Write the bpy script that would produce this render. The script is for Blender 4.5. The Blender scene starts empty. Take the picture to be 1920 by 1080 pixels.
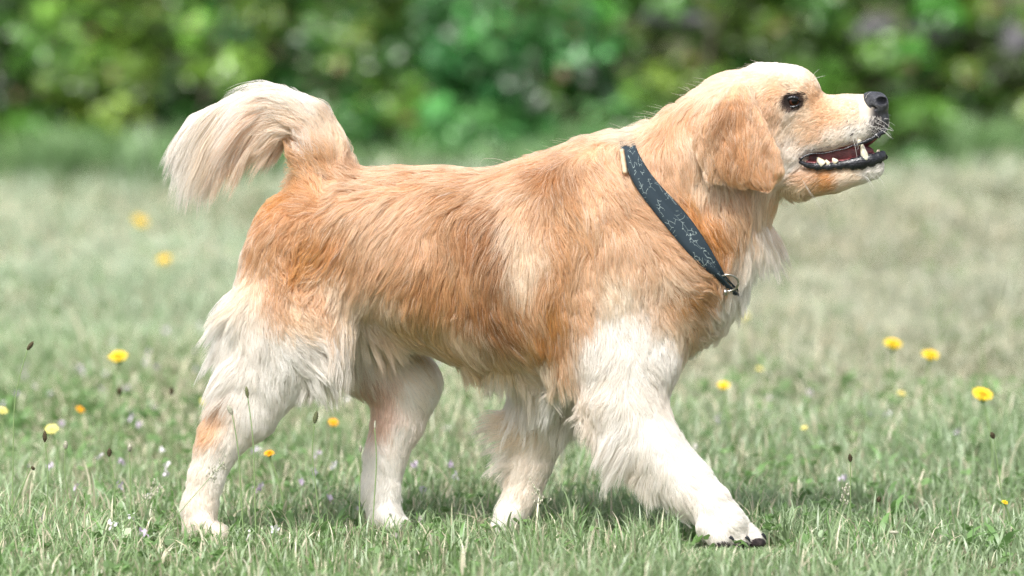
import bpy, math, random
import numpy as np
from mathutils import Vector, kdtree
from mathutils.bvhtree import BVHTree
import openvdb

SC = bpy.context.scene
COL = SC.collection
RNG = np.random.default_rng(7)
random.seed(7)

# ------------------------------------------------------------------ camera, sky, sun, exposure
CAMY, CAMZ, PITCH, FPX = -8.4, 1.0, math.radians(4.266), 10667.0
cd = bpy.data.cameras.new('camera'); cam = bpy.data.objects.new('camera', cd); COL.objects.link(cam)
cam.location = (0, CAMY, CAMZ); cam.rotation_euler = (math.pi/2-PITCH, 0, 0)
cd.sensor_width = 36; cd.lens = 36*FPX/1920; cd.clip_start = 0.5; cd.clip_end = 500
cd.dof.use_dof = True; cd.dof.focus_distance = 8.32; cd.dof.aperture_fstop = 3.3
SC.camera = cam

SUN_EL, SUN_AZ = math.radians(54), math.radians(200)     # azimuth clockwise from +Y: behind the camera, a little left
w = bpy.data.worlds.new('World'); SC.world = w; w.use_nodes = True
nt = w.node_tree; bg = nt.nodes['Background']
sky = nt.nodes.new('ShaderNodeTexSky'); sky.sky_type = 'NISHITA'; sky.sun_disc = False
sky.sun_elevation = SUN_EL; sky.sun_rotation = SUN_AZ; sky.air_density = 1.0; sky.dust_density = 4.0; sky.ozone_density = 0.5
hs = nt.nodes.new('ShaderNodeHueSaturation'); hs.inputs['Saturation'].default_value = 0.35     # thin white cloud
nt.links.new(sky.outputs[0], hs.inputs['Color']); nt.links.new(hs.outputs[0], bg.inputs['Color'])
bg.inputs['Strength'].default_value = 0.135
sd = bpy.data.lights.new('sun', 'SUN'); sun = bpy.data.objects.new('sun', sd); COL.objects.link(sun)
sd.energy = 2.5; sd.angle = math.radians(9); sd.color = (1, 0.965, 0.92)
sv = Vector((math.sin(SUN_AZ)*math.cos(SUN_EL), math.cos(SUN_AZ)*math.cos(SUN_EL), math.sin(SUN_EL)))
sun.rotation_euler = sv.to_track_quat('Z', 'Y').to_euler()
SC.view_settings.view_transform = 'Standard'; SC.view_settings.look = 'None'
SC.view_settings.exposure = 0.75; SC.view_settings.gamma = 1; SC.view_settings.use_curve_mapping = False
SC.render.engine = 'CYCLES'
SC.cycles.max_bounces = 14; SC.cycles.diffuse_bounces = 6; SC.cycles.glossy_bounces = 8
SC.cycles.transmission_bounces = 10; SC.cycles.transparent_max_bounces = 6
SC.cycles_curves.shape = 'RIBBONS'; SC.cycles_curves.subdivisions = 2
SC.cycles.use_denoising = True; SC.cycles.denoising_prefilter = 'NONE'; SC.cycles.use_adaptive_sampling = False

# ------------------------------------------------------------------ helpers
PX = 1/1270.0                       # metres per photo pixel at the dog
cp, sp = math.cos(PITCH), math.sin(PITCH)
def ray(px, py):
    a = (px-960)/FPX; b = -(py-540)/FPX
    return np.array([a, cp+b*sp, -sp+b*cp])
def at(px, py, Y):                  # point of the vertical plane y = Y seen at a photo pixel
    d = ray(px, py); t = (Y-CAMY)/d[1]
    return np.array([d[0]*t, Y, CAMZ+d[2]*t])
def at_z(px, py, z):
    d = ray(px, py); t = (z-CAMZ)/d[2]
    return np.array([d[0]*t, CAMY+d[1]*t, z])
def proj(P):
    P = np.asarray(P); x = P[..., 0]; y = P[..., 1]-CAMY; z = P[..., 2]-CAMZ
    f = y*cp - z*sp; u = y*sp + z*cp
    return 960+x/f*FPX, 540-u/f*FPX
def smooth01(x): x = np.clip(x, 0, 1); return x*x*(3-2*x)

def tag(o, label=None, cat=None, group=None, kind=None):
    if label: o['label'] = label
    if cat: o['category'] = cat
    if group: o['group'] = group
    if kind: o['kind'] = kind
    return o
def empty(name, loc=(0, 0, 0)):
    o = bpy.data.objects.new(name, None); COL.objects.link(o); o.location = loc; o.empty_display_size = .05; return o
def mesh_obj(name, V, F, mat=None, parent=None, smooth=True, cols=None, uv=None, quads=None):
    """V (n,3) float array; F (m,k) int array or list of such arrays"""
    V = np.asarray(V, np.float32)
    Fs = F if isinstance(F, list) else [F]
    Fs = [np.asarray(f, np.int32) for f in Fs if len(f)]
    me = bpy.data.meshes.new(name)
    me.vertices.add(len(V)); me.vertices.foreach_set('co', V.ravel())
    idx = np.concatenate([f.ravel() for f in Fs]); tot = np.concatenate([np.full(len(f), f.shape[1], np.int32) for f in Fs])
    me.loops.add(len(idx)); me.loops.foreach_set('vertex_index', idx)
    me.polygons.add(len(tot)); st = np.concatenate([[0], np.cumsum(tot)[:-1]]).astype(np.int32)
    me.polygons.foreach_set('loop_start', st); me.polygons.foreach_set('loop_total', tot)
    if smooth: me.polygons.foreach_set('use_smooth', np.ones(len(tot), bool))
    me.update(calc_edges=True)
    if cols is not None:
        a = me.attributes.new('tint', 'FLOAT_COLOR', 'POINT')
        c = np.ones((len(V), 4), np.float32); c[:, :3] = cols; a.data.foreach_set('color', c.ravel())
    if uv is not None:
        l = me.uv_layers.new(name='uv'); l.data.foreach_set('uv', np.asarray(uv, np.float32)[idx].ravel())
    if mat: me.materials.append(mat)
    o = bpy.data.objects.new(name, me); COL.objects.link(o)
    if parent:
        o.parent = parent
        if parent.type == 'EMPTY' or parent.location.length > 0: o.matrix_parent_inverse = parent_world(parent).inverted()
    return o
def parent_world(o):
    from mathutils import Matrix
    m = Matrix.Translation(o.location)
    return m
def hair_obj(name, P, rad, cols, mat, parent=None):
    """P (n,k,3), rad (n,k), cols (n,3)"""
    n, k = P.shape[:2]
    c = bpy.data.hair_curves.new(name); c.add_curves([k]*n)
    c.attributes['position'].data.foreach_set('vector', P.astype(np.float32).ravel())
    r = c.attributes.get('radius') or c.attributes.new('radius', 'FLOAT', 'POINT')
    r.data.foreach_set('value', rad.astype(np.float32).ravel())
    a = c.attributes.new('tint', 'FLOAT_COLOR', 'CURVE')
    q = np.ones((n, 4), np.float32); q[:, :3] = cols; a.data.foreach_set('color', q.ravel())
    c.materials.append(mat)
    o = bpy.data.objects.new(name, c); COL.objects.link(o)
    if parent: o.parent = parent; o.matrix_parent_inverse = parent_world(parent).inverted()
    return o

def mat_new(name, color=(.5, .5, .5), rough=.6, attr=None, spec=.5, sheen=0, sss=0):
    m = bpy.data.materials.new(name); m.use_nodes = True
    b = m.node_tree.nodes['Principled BSDF']
    b.inputs['Base Color'].default_value = (*color, 1); b.inputs['Roughness'].default_value = rough
    b.inputs['Specular IOR Level'].default_value = spec
    if sss:
        b.inputs['Subsurface Weight'].default_value = sss; b.inputs['Subsurface Radius'].default_value = (.01, .004, .003)
    if attr:
        a = m.node_tree.nodes.new('ShaderNodeAttribute'); a.attribute_name = attr
        m.node_tree.links.new(a.outputs['Color'], b.inputs['Base Color'])
    return m
def noise_color(m, c1, c2, scale=8, detail=4, bump=0, bscale=None, w=(.35, .65)):
    nt = m.node_tree; b = nt.nodes['Principled BSDF']
    tc = nt.nodes.new('ShaderNodeTexCoord'); nz = nt.nodes.new('ShaderNodeTexNoise'); nz.inputs['Scale'].default_value = scale
    nz.inputs['Detail'].default_value = detail; nt.links.new(tc.outputs['Object'], nz.inputs['Vector'])
    cr = nt.nodes.new('ShaderNodeValToRGB'); cr.color_ramp.elements[0].position = w[0]; cr.color_ramp.elements[1].position = w[1]
    cr.color_ramp.elements[0].color = (*c1, 1); cr.color_ramp.elements[1].color = (*c2, 1)
    nt.links.new(nz.outputs[0], cr.inputs[0]); nt.links.new(cr.outputs[0], b.inputs['Base Color'])
    if bump:
        n2 = nt.nodes.new('ShaderNodeTexNoise'); n2.inputs['Scale'].default_value = bscale or scale*6
        nt.links.new(tc.outputs['Object'], n2.inputs['Vector'])
        bp = nt.nodes.new('ShaderNodeBump'); bp.inputs['Strength'].default_value = bump; bp.inputs['Distance'].default_value = .002
        nt.links.new(n2.outputs[0], bp.inputs['Height']); nt.links.new(bp.outputs[0], b.inputs['Normal'])
    return m
def leaf_mat(name, trans=.35, rough=.5):
    """thin leaf: diffuse + translucent + soft gloss, colour from the mesh"""
    m = bpy.data.materials.new(name); m.use_nodes = True; nt = m.node_tree; nt.nodes.clear()
    out = nt.nodes.new('ShaderNodeOutputMaterial'); a = nt.nodes.new('ShaderNodeAttribute'); a.attribute_name = 'tint'
    d = nt.nodes.new('ShaderNodeBsdfDiffuse'); t = nt.nodes.new('ShaderNodeBsdfTranslucent'); g = nt.nodes.new('ShaderNodeBsdfGlossy')
    g.inputs['Roughness'].default_value = rough; g.inputs['Color'].default_value = (1, 1, 1, 1)
    m1 = nt.nodes.new('ShaderNodeMixShader'); m1.inputs[0].default_value = trans
    m2 = nt.nodes.new('ShaderNodeMixShader'); m2.inputs[0].default_value = .05
    for n_ in (d, t): nt.links.new(a.outputs['Color'], n_.inputs['Color'])
    nt.links.new(d.outputs[0], m1.inputs[1]); nt.links.new(t.outputs[0], m1.inputs[2])
    nt.links.new(m1.outputs[0], m2.inputs[1]); nt.links.new(g.outputs[0], m2.inputs[2]); nt.links.new(m2.outputs[0], out.inputs[0])
    return m

def tube(path, radii, n=10, flat=1.0):
    """closed tapered tube along a path -> V, F(list)"""
    path = np.asarray(path, float); radii = np.asarray(radii, float); k = len(path)
    T = np.gradient(path, axis=0); T /= np.linalg.norm(T, axis=1)[:, None]+1e-12
    ref = np.array([0, 1., 0]) if abs(T[:, 1]).mean() < .8 else np.array([1., 0, 0])
    V = []
    for i in range(k):
        a = np.cross(T[i], ref); a /= np.linalg.norm(a)+1e-12; b = np.cross(T[i], a)
        for j in range(n):
            th = 2*math.pi*j/n; V.append(path[i]+radii[i]*(math.cos(th)*a+flat*math.sin(th)*b))
    F = [(i*n+j, i*n+(j+1) % n, (i+1)*n+(j+1) % n, (i+1)*n+j) for i in range(k-1) for j in range(n)]
    V += [path[0], path[-1]]; c0 = len(V)-2
    F3 = [(c0, (j+1) % n, j) for j in range(n)]+[(c0+1, (k-1)*n+j, (k-1)*n+(j+1) % n) for j in range(n)]
    return np.array(V), [np.array(F), np.array(F3)]
def join(parts):
    V = []; F4 = []; F3 = []; o = 0
    for v, f in parts:
        V.append(v)
        for a in f:
            (F4 if a.shape[1] == 4 else F3).append(a+o)
        o += len(v)
    return np.concatenate(V), [np.concatenate(x) for x in (F4, F3) if x]
def spline(pts, n):
    pts = np.asarray(pts, float); k = len(pts)
    t = np.linspace(0, k-1-1e-6, n); i = t.astype(int); f = (t-i)[:, None]
    p = lambda j: pts[np.clip(j, 0, k-1)]
    a, b, c, d = p(i-1), p(i), p(i+1), p(i+2)
    return .5*((2*b)+(-a+c)*f+(2*a-5*b+4*c-d)*f*f+(-a+3*b-3*c+d)*f**3)

# ------------------------------------------------------------------ the dog's body: smooth union of tapered elliptical chains
def yc(px): return -0.08*(px-850)*PX          # the body's mid plane, nose end a little nearer
# chain = (blend k px, [(px, py, Y offset m, radius px, lateral radius px), ...], mode)
CH = []
def chain(k, *nodes, mode='add', mirror=False):
    CH.append((k, nodes, mode))
    if mirror: CH.append((k, [(a, b, -c, d, e) for a, b, c, d, e in nodes], mode))
# torso
chain(30, (568, 450, 0, 92, 88), (640, 448, 0, 122, 108), (730, 468, 0, 146, 118), (820, 486, 0, 164, 126), (930, 505, 0, 184, 132),
      (1040, 503, 0, 207, 134), (1130, 486, 0, 214, 132), (1210, 500, 0, 176, 122), (1262, 545, 0, 100, 94))
chain(40, (1180, 395, 0, 150, 100), (1285, 315, 0, 104, 82), (1362, 235, 0, 88, 76))        # neck
chain(35, (1392, 322, 0, 78, 70), (1345, 412, 0, 84, 78), (1278, 500, 0, 82, 88))                  # throat
chain(22, (1400, 215, 0, 84, 76), (1440, 196, 0, 74, 72))                                          # skull
chain(18, (1440, 196, 0, 72, 70), (1481, 182, 0, 59, 58))
chain(20, (1440, 270, 0, 66, 68), (1470, 290, 0, 40, 52))                                          # cheeks
chain(10, (1500, 225, 0, 56, 52), (1545, 229, 0, 50, 40), (1590, 223, 0, 46, 37), (1617, 220, 0, 43, 31), (1638, 228, 0, 28, 20))   # muzzle
chain(9, (1450, 322, 0, 36, 50), (1500, 334, 0, 36, 40), (1560, 333, 0, 29, 31), (1632, 311, 0, 25, 21))   # lower jaw
chain(14, (1505, 262, -.022, 26, 16), (1560, 252, -.018, 24, 14), (1615, 240, -.014, 20, 13), mirror=True)   # flews
chain(8, (1464, 166, -.037, 14, 10), (1500, 160, -.030, 13, 10), mirror=True)                        # brows
chain(6, (1516, 298, 0, 5, 60), (1570, 294, 0, 8, 60), (1620, 281, 0, 9, 60), (1690, 263, 0, 13, 60), mode='cut')     # open mouth
chain(4, (1486, 190, -.0555, 13, 12), mode='cut'); chain(4, (1486, 190, .0555, 13, 12), mode='cut')
# near fore leg
chain(40, (1170, 540, -.066, 116, 40), (1178, 670, -.072, 92, 46), (1172, 755, -.078, 66, 40))
chain(20, (1172, 755, -.078, 64, 40), (1228, 845, -.085, 54, 38), (1288, 906, -.088, 45, 34), (1332, 948, -.09, 36, 33),
      (1366, 982, -.09, 34, 36))
for tx, ty, tY, r in ((1352, 1012, -.116, 18), (1384, 1014, -.103, 19), (1414, 1010, -.084, 18), (1398, 1004, -.066, 17)):
    chain(5, (tx-30, ty-26, tY, 16, 12), (tx-6, ty-4, tY, r, 12.5), (tx+4, ty+2, tY, r-4, 11))
chain(12, (1318, 952, -.09, 22, 26), (1340, 930, -.09, 20, 24))
# far fore leg
chain(35, (1090, 610, .066, 100, 40), (1035, 720, .07, 76, 42), (1008, 800, .072, 54, 36))
chain(20, (1008, 800, .072, 54, 36), (993, 870, .074, 42, 33), (980, 925, .074, 31, 29), (956, 966, .072, 29, 30))
for tx, tY in ((944, .052), (934, .068), (940, .086)): chain(8, (958, 968, tY, 18, 13), (tx, 992, tY, 17, 13))
# near hind leg
chain(35, (570, 500, -.058, 112, 44), (548, 600, -.064, 104, 48), (588, 640, -.07, 58, 34))
chain(30, (530, 610, -.064, 100, 48), (498, 700, -.068, 70, 40), (462, 768, -.07, 56, 32), (414, 828, -.07, 38, 26),
      (388, 890, -.07, 31, 24), (374, 950, -.07, 31, 26), (372, 990, -.07, 28, 30))
for tx, tY in ((402, -.092), (412, -.07), (402, -.05)): chain(8, (380, 985, tY, 18, 13), (tx, 1003, tY, 17, 13))
chain(14, (394, 808, -.07, 17, 15), (384, 842, -.07, 15, 13))
# far hind leg
chain(35, (640, 560, .056, 110, 44), (700, 650, .06, 84, 44), (760, 722, .064, 60, 36), (746, 792, .066, 44, 30),
      (722, 856, .068, 37, 26), (712, 920, .068, 35, 25), (722, 968, .068, 31, 28))
for tx, tY in ((740, .048), (752, .068), (742, .086)): chain(8, (724, 966, tY, 18, 13), (tx, 984, tY, 17, 13))
# tail
chain(28, (610, 360, 0, 60, 54), (603, 290, 0, 46, 42), (582, 228, 0, 32, 30), (530, 198, .004, 23, 22), (440, 205, .008, 18, 17),
      (370, 232, .012, 12, 11))
# ears
chain(5, (1398, 182, -.070, 9, 8), (1426, 232, -.087, 9, 8), (1451, 288, -.099, 9, 7), (1459, 320, -.101, 8, 7))
chain(5, (1388, 176, -.062, 21, 10), (1378, 222, -.079, 42, 9), (1366, 264, -.088, 61, 9), (1398, 298, -.095, 49, 8), (1430, 320, -.097, 31, 7), mirror=True)

def wnodes(nodes):
    out = []
    for a, b, c, d, e in nodes:
        Y = yc(a)+c; p = at(a, b, Y); s = (Y-CAMY)/(-CAMY)*PX
        out.append((p, d*s, e*s))
    return out
def field(lo, shape, h, pad, chains=None):
    g = np.full(shape, 1.0, np.float32)
    ax = [lo[i]+h*np.arange(shape[i], dtype=np.float32) for i in range(3)]
    for k, nodes, mode in (chains or CH):
        W = wnodes(nodes) if not isinstance(nodes[0][0], np.ndarray) else nodes
        k = k*PX; R = max(max(r, l) for _, r, l in W)+pad+k
        P = np.array([p for p, _, _ in W]); a = P.min(0)-R; b = P.max(0)+R
        i0 = [max(0, int((a[i]-lo[i])/h)) for i in range(3)]; i1 = [min(shape[i], int((b[i]-lo[i])/h)+2) for i in range(3)]
        if any(i1[i] <= i0[i] for i in range(3)): continue
        X, Y, Z = np.meshgrid(*[ax[i][i0[i]:i1[i]] for i in range(3)], indexing='ij')
        best = None
        segs = list(zip(W[:-1], W[1:])) if len(W) > 1 else [(W[0], W[0])]
        for (p0, r0, l0), (p1, r1, l1) in segs:
            d = p1-p0; L2 = float(d@d)+1e-12
            t = np.clip(((X-p0[0])*d[0]+(Y-p0[1])*d[1]+(Z-p0[2])*d[2])/L2, 0, 1) if L2 > 1e-10 else np.zeros_like(X)
            r = r0+(r1-r0)*t; q = r/(l0+(l1-l0)*t)
            dx = X-(p0[0]+d[0]*t); dy = (Y-(p0[1]+d[1]*t)); dz = Z-(p0[2]+d[2]*t)
            m = np.sqrt(dx*dx+dz*dz+(dy*q)**2)
            e = np.sqrt(dx*dx+dz*dz+(dy*q*q)**2)+1e-6      # gradient-corrected distance
            s = (m-r)*np.minimum(1, m/e)
            if best is None: best = s
            else:
                kk = .3*k+1e-6; hh = np.maximum(kk-np.abs(best-s), 0)/kk; best = np.minimum(best, s)-hh*hh*kk/4
        sub = g[i0[0]:i1[0], i0[1]:i1[1], i0[2]:i1[2]]
        if mode == 'cut': best = -best; hh = np.maximum(k-np.abs(best-sub), 0)/k; sub[...] = np.maximum(best, sub)+hh*hh*k/4
        else: hh = np.maximum(k-np.abs(best-sub), 0)/k; sub[...] = np.minimum(best, sub)-hh*hh*k/4
    return g
def surf(g, lo, h):
    gr = openvdb.FloatGrid(1.0); gr.copyFromArray(g)
    v, f = gr.convertToQuads(isovalue=0.0)
    return np.asarray(v)*h+lo, np.asarray(f)[:, ::-1]
def sdf_obj(name, chains, h, mat, parent, pad=.01, cols=None):
    W = [(k, wnodes(n), m) for k, n, m in chains]
    P = np.array([p for k, n, m in W for p, _, _ in n]); R = max(max(r, l) for k, n, m in W if m == 'add' for _, r, l in n)+pad
    lo = P.min(0)-R; sh = np.ceil((P.max(0)+R-lo)/h).astype(int)+1
    v, f = surf(field(lo, sh, h, pad, W), lo, h)
    return mesh_obj(name, v, f, mat, parent, cols=cols)

LO = np.array([-.57, -.30, -.03]); HI = np.array([.62, .26, .80])
hB = .0028; shB = np.ceil((HI-LO)/hB).astype(int)
BV, BF = surf(field(LO, shB, hB, .012), LO, hB)
hC = .006; shC = np.ceil((HI-LO)/hC).astype(int)
SDF = field(LO, shC, hC, 3.0)
def sdf_at(P):
    q = (P-LO)/hC; q = np.clip(q, 0, np.array(shC)-1.001); i = q.astype(int); f = q-i
    x, y, z = i.T; fx, fy, fz = f.T
    c = lambda a, b, d: SDF[x+a, y+b, z+d]
    c00 = c(0,0,0)*(1-fx)+c(1,0,0)*fx; c10 = c(0,1,0)*(1-fx)+c(1,1,0)*fx
    c01 = c(0,0,1)*(1-fx)+c(1,0,1)*fx; c11 = c(0,1,1)*(1-fx)+c(1,1,1)*fx
    return (c00*(1-fy)+c10*fy)*(1-fz)+(c01*(1-fy)+c11*fy)*fz
def grad_at(P):
    e = .004; G = np.stack([sdf_at(P+np.eye(3)[i]*e)-sdf_at(P-np.eye(3)[i]*e) for i in range(3)], 1)
    return G/(np.linalg.norm(G, axis=1)[:, None]+1e-9)
BVH = BVHTree.FromPolygons([Vector(v) for v in BV], BF.tolist())
def hit(px, py, lift=0.0):
    """first point of the dog's skin seen at a photo pixel (or the nearest skin to it)"""
    d = Vector(ray(px, py)).normalized(); p, n, i, _ = BVH.ray_cast(Vector((0, CAMY, CAMZ)), d, 20)
    if p is None: p, n, i, _ = BVH.find_nearest(Vector(at(px, py, yc(px)-.03)))
    return np.array(p)+np.array(n)*lift
print('body', len(BV))
#@@DOG
NFUR = 330000
# ------------------------------------------------------------------ coat guides, read off the photograph
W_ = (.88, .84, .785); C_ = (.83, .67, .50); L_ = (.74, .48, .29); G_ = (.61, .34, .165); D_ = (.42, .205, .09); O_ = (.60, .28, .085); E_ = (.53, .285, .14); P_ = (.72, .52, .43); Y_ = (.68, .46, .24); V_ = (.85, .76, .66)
COLG = [  # px, py, colour; some dark points paint in the shade of folds
 (600,330,G_),(560,230,C_),(640,260,C_),(600,190,W_),(575,180,W_),(520,200,L_),(500,180,W_),(460,182,W_),(440,205,C_),(400,212,V_),(370,235,V_),(480,222,L_),(530,222,C_),(560,300,G_),(540,370,O_),(590,400,G_),(640,350,L_),
 (700,320,L_),(760,310,L_),(840,320,L_),(930,310,L_),(1020,290,L_),(1100,265,L_),(1180,235,C_),(650,420,G_),(700,420,L_),(780,400,L_),(860,400,G_),
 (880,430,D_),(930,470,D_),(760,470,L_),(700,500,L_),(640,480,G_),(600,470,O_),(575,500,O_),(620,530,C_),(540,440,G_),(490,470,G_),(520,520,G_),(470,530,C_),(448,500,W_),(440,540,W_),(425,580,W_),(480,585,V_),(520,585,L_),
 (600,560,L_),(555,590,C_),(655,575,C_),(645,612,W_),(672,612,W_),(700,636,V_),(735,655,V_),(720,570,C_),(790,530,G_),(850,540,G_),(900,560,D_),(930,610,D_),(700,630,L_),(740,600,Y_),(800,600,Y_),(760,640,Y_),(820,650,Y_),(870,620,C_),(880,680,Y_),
 (940,680,Y_),(960,560,G_),(985,470,C_),(1000,540,L_),(985,400,L_),(960,350,L_),(1030,325,D_),(1045,360,D_),(1060,390,G_),(1100,420,G_),(1015,300,L_),(855,385,G_),(905,420,D_),(870,405,D_),(920,520,D_),(880,520,G_),(945,590,D_),(970,430,C_),(975,510,C_),(995,580,L_),(1080,430,G_),(1050,480,G_),(1110,370,L_),(1150,300,L_),  # dark points at withers and upper flank: shade of coat folds painted in
 (1035,560,O_),(1015,600,O_),(1010,640,O_),(1020,672,C_),(980,640,Y_),(1000,690,C_),(1040,640,L_),(1080,560,L_),(1110,480,L_),(1150,540,C_),(1160,450,L_),(1220,440,L_),(1260,520,C_),(1230,480,L_),
 (1285,525,L_),(1275,555,O_),(1312,560,G_),(1300,600,L_),(1330,600,V_),(1310,640,V_),(1345,570,W_),(1355,610,V_),(1340,640,C_),(1280,660,V_),(1325,665,G_),(1270,590,C_),(930,740,V_),(965,715,W_),(1000,740,W_),(1045,710,W_),(1010,690,V_),(860,715,C_),(780,685,V_),
 (1160,600,W_),(1120,660,W_),(1200,660,W_),(1240,650,W_),(1150,720,W_),(1108,780,V_),(1140,770,W_),(1200,780,W_),(1160,860,W_),(1240,860,W_),(1300,910,W_),(1350,960,W_),(1400,1000,W_),
 (1230,930,W_),(1170,920,V_),(990,800,C_),(980,860,V_),(1020,840,V_),(975,930,V_),(950,980,W_),(1040,800,W_),
 (450,600,W_),(510,620,W_),(430,680,W_),(520,640,W_),(500,700,W_),(580,660,W_),(620,640,W_),(550,720,W_),(470,760,W_),(395,785,L_),(440,820,W_),(388,815,L_),(380,880,V_),(370,950,V_),(385,990,V_),(400,860,W_),(410,880,W_),
 (700,700,P_),(715,745,P_),(700,660,V_),(760,690,V_),(770,740,W_),(800,720,W_),(740,820,W_),(720,800,P_),(715,880,W_),(720,960,W_),(740,980,W_),(690,940,W_),
 (1330,170,C_),(1370,150,C_),(1280,220,L_),(1240,260,L_),(1250,330,L_),(1290,380,O_),(1320,430,O_),(1340,480,O_),(1350,440,G_),(1390,400,L_),(1440,400,C_),(1400,450,V_),(1370,500,C_),(1430,440,V_),(1452,405,C_),(1462,430,W_),(1400,485,V_),(1385,530,W_),(1368,575,V_),(1425,470,W_),
 (1290,300,L_),(1320,360,L_),(1455,370,L_),(1490,350,C_),(1470,420,L_),(1410,500,W_),
 (1385,180,L_),(1330,230,L_),(1300,260,C_),(1315,295,C_),(1330,325,C_),(1350,260,E_),(1400,250,E_),(1385,230,E_),(1370,270,E_),(1390,320,E_),(1412,205,L_),(1340,290,G_),(1432,250,L_),(1420,270,E_),(1320,280,L_),(1370,300,E_),(1420,310,G_),(1445,335,L_),(1380,335,G_),(1440,300,L_),(1400,280,G_),(1340,250,D_),(1386,196,D_),(1376,212,D_),(1366,232,D_),  # closing dark points paint the ear crease's shade into the fur colour
 (1410,150,C_),(1440,125,W_),(1490,130,W_),(1530,150,C_),(1440,180,L_),(1450,220,L_),(1430,160,C_),(1480,160,C_),(1470,240,C_),(1480,262,V_),(1480,215,V_),(1465,200,C_),(1455,170,L_),(1500,240,C_),(1510,215,C_),(1530,190,L_),
 (1550,200,L_),(1540,230,L_),(1590,185,C_),(1570,215,L_),(1575,200,C_),(1535,205,L_),(1560,180,C_),(1600,215,C_),(1520,258,L_),(1505,235,L_),(1560,255,V_),(1600,245,W_),(1640,235,W_),(1520,280,W_),(1480,312,W_),(1480,285,V_),(1500,335,L_),(1550,340,O_),
 (1590,335,C_),(1640,320,W_)]
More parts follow.
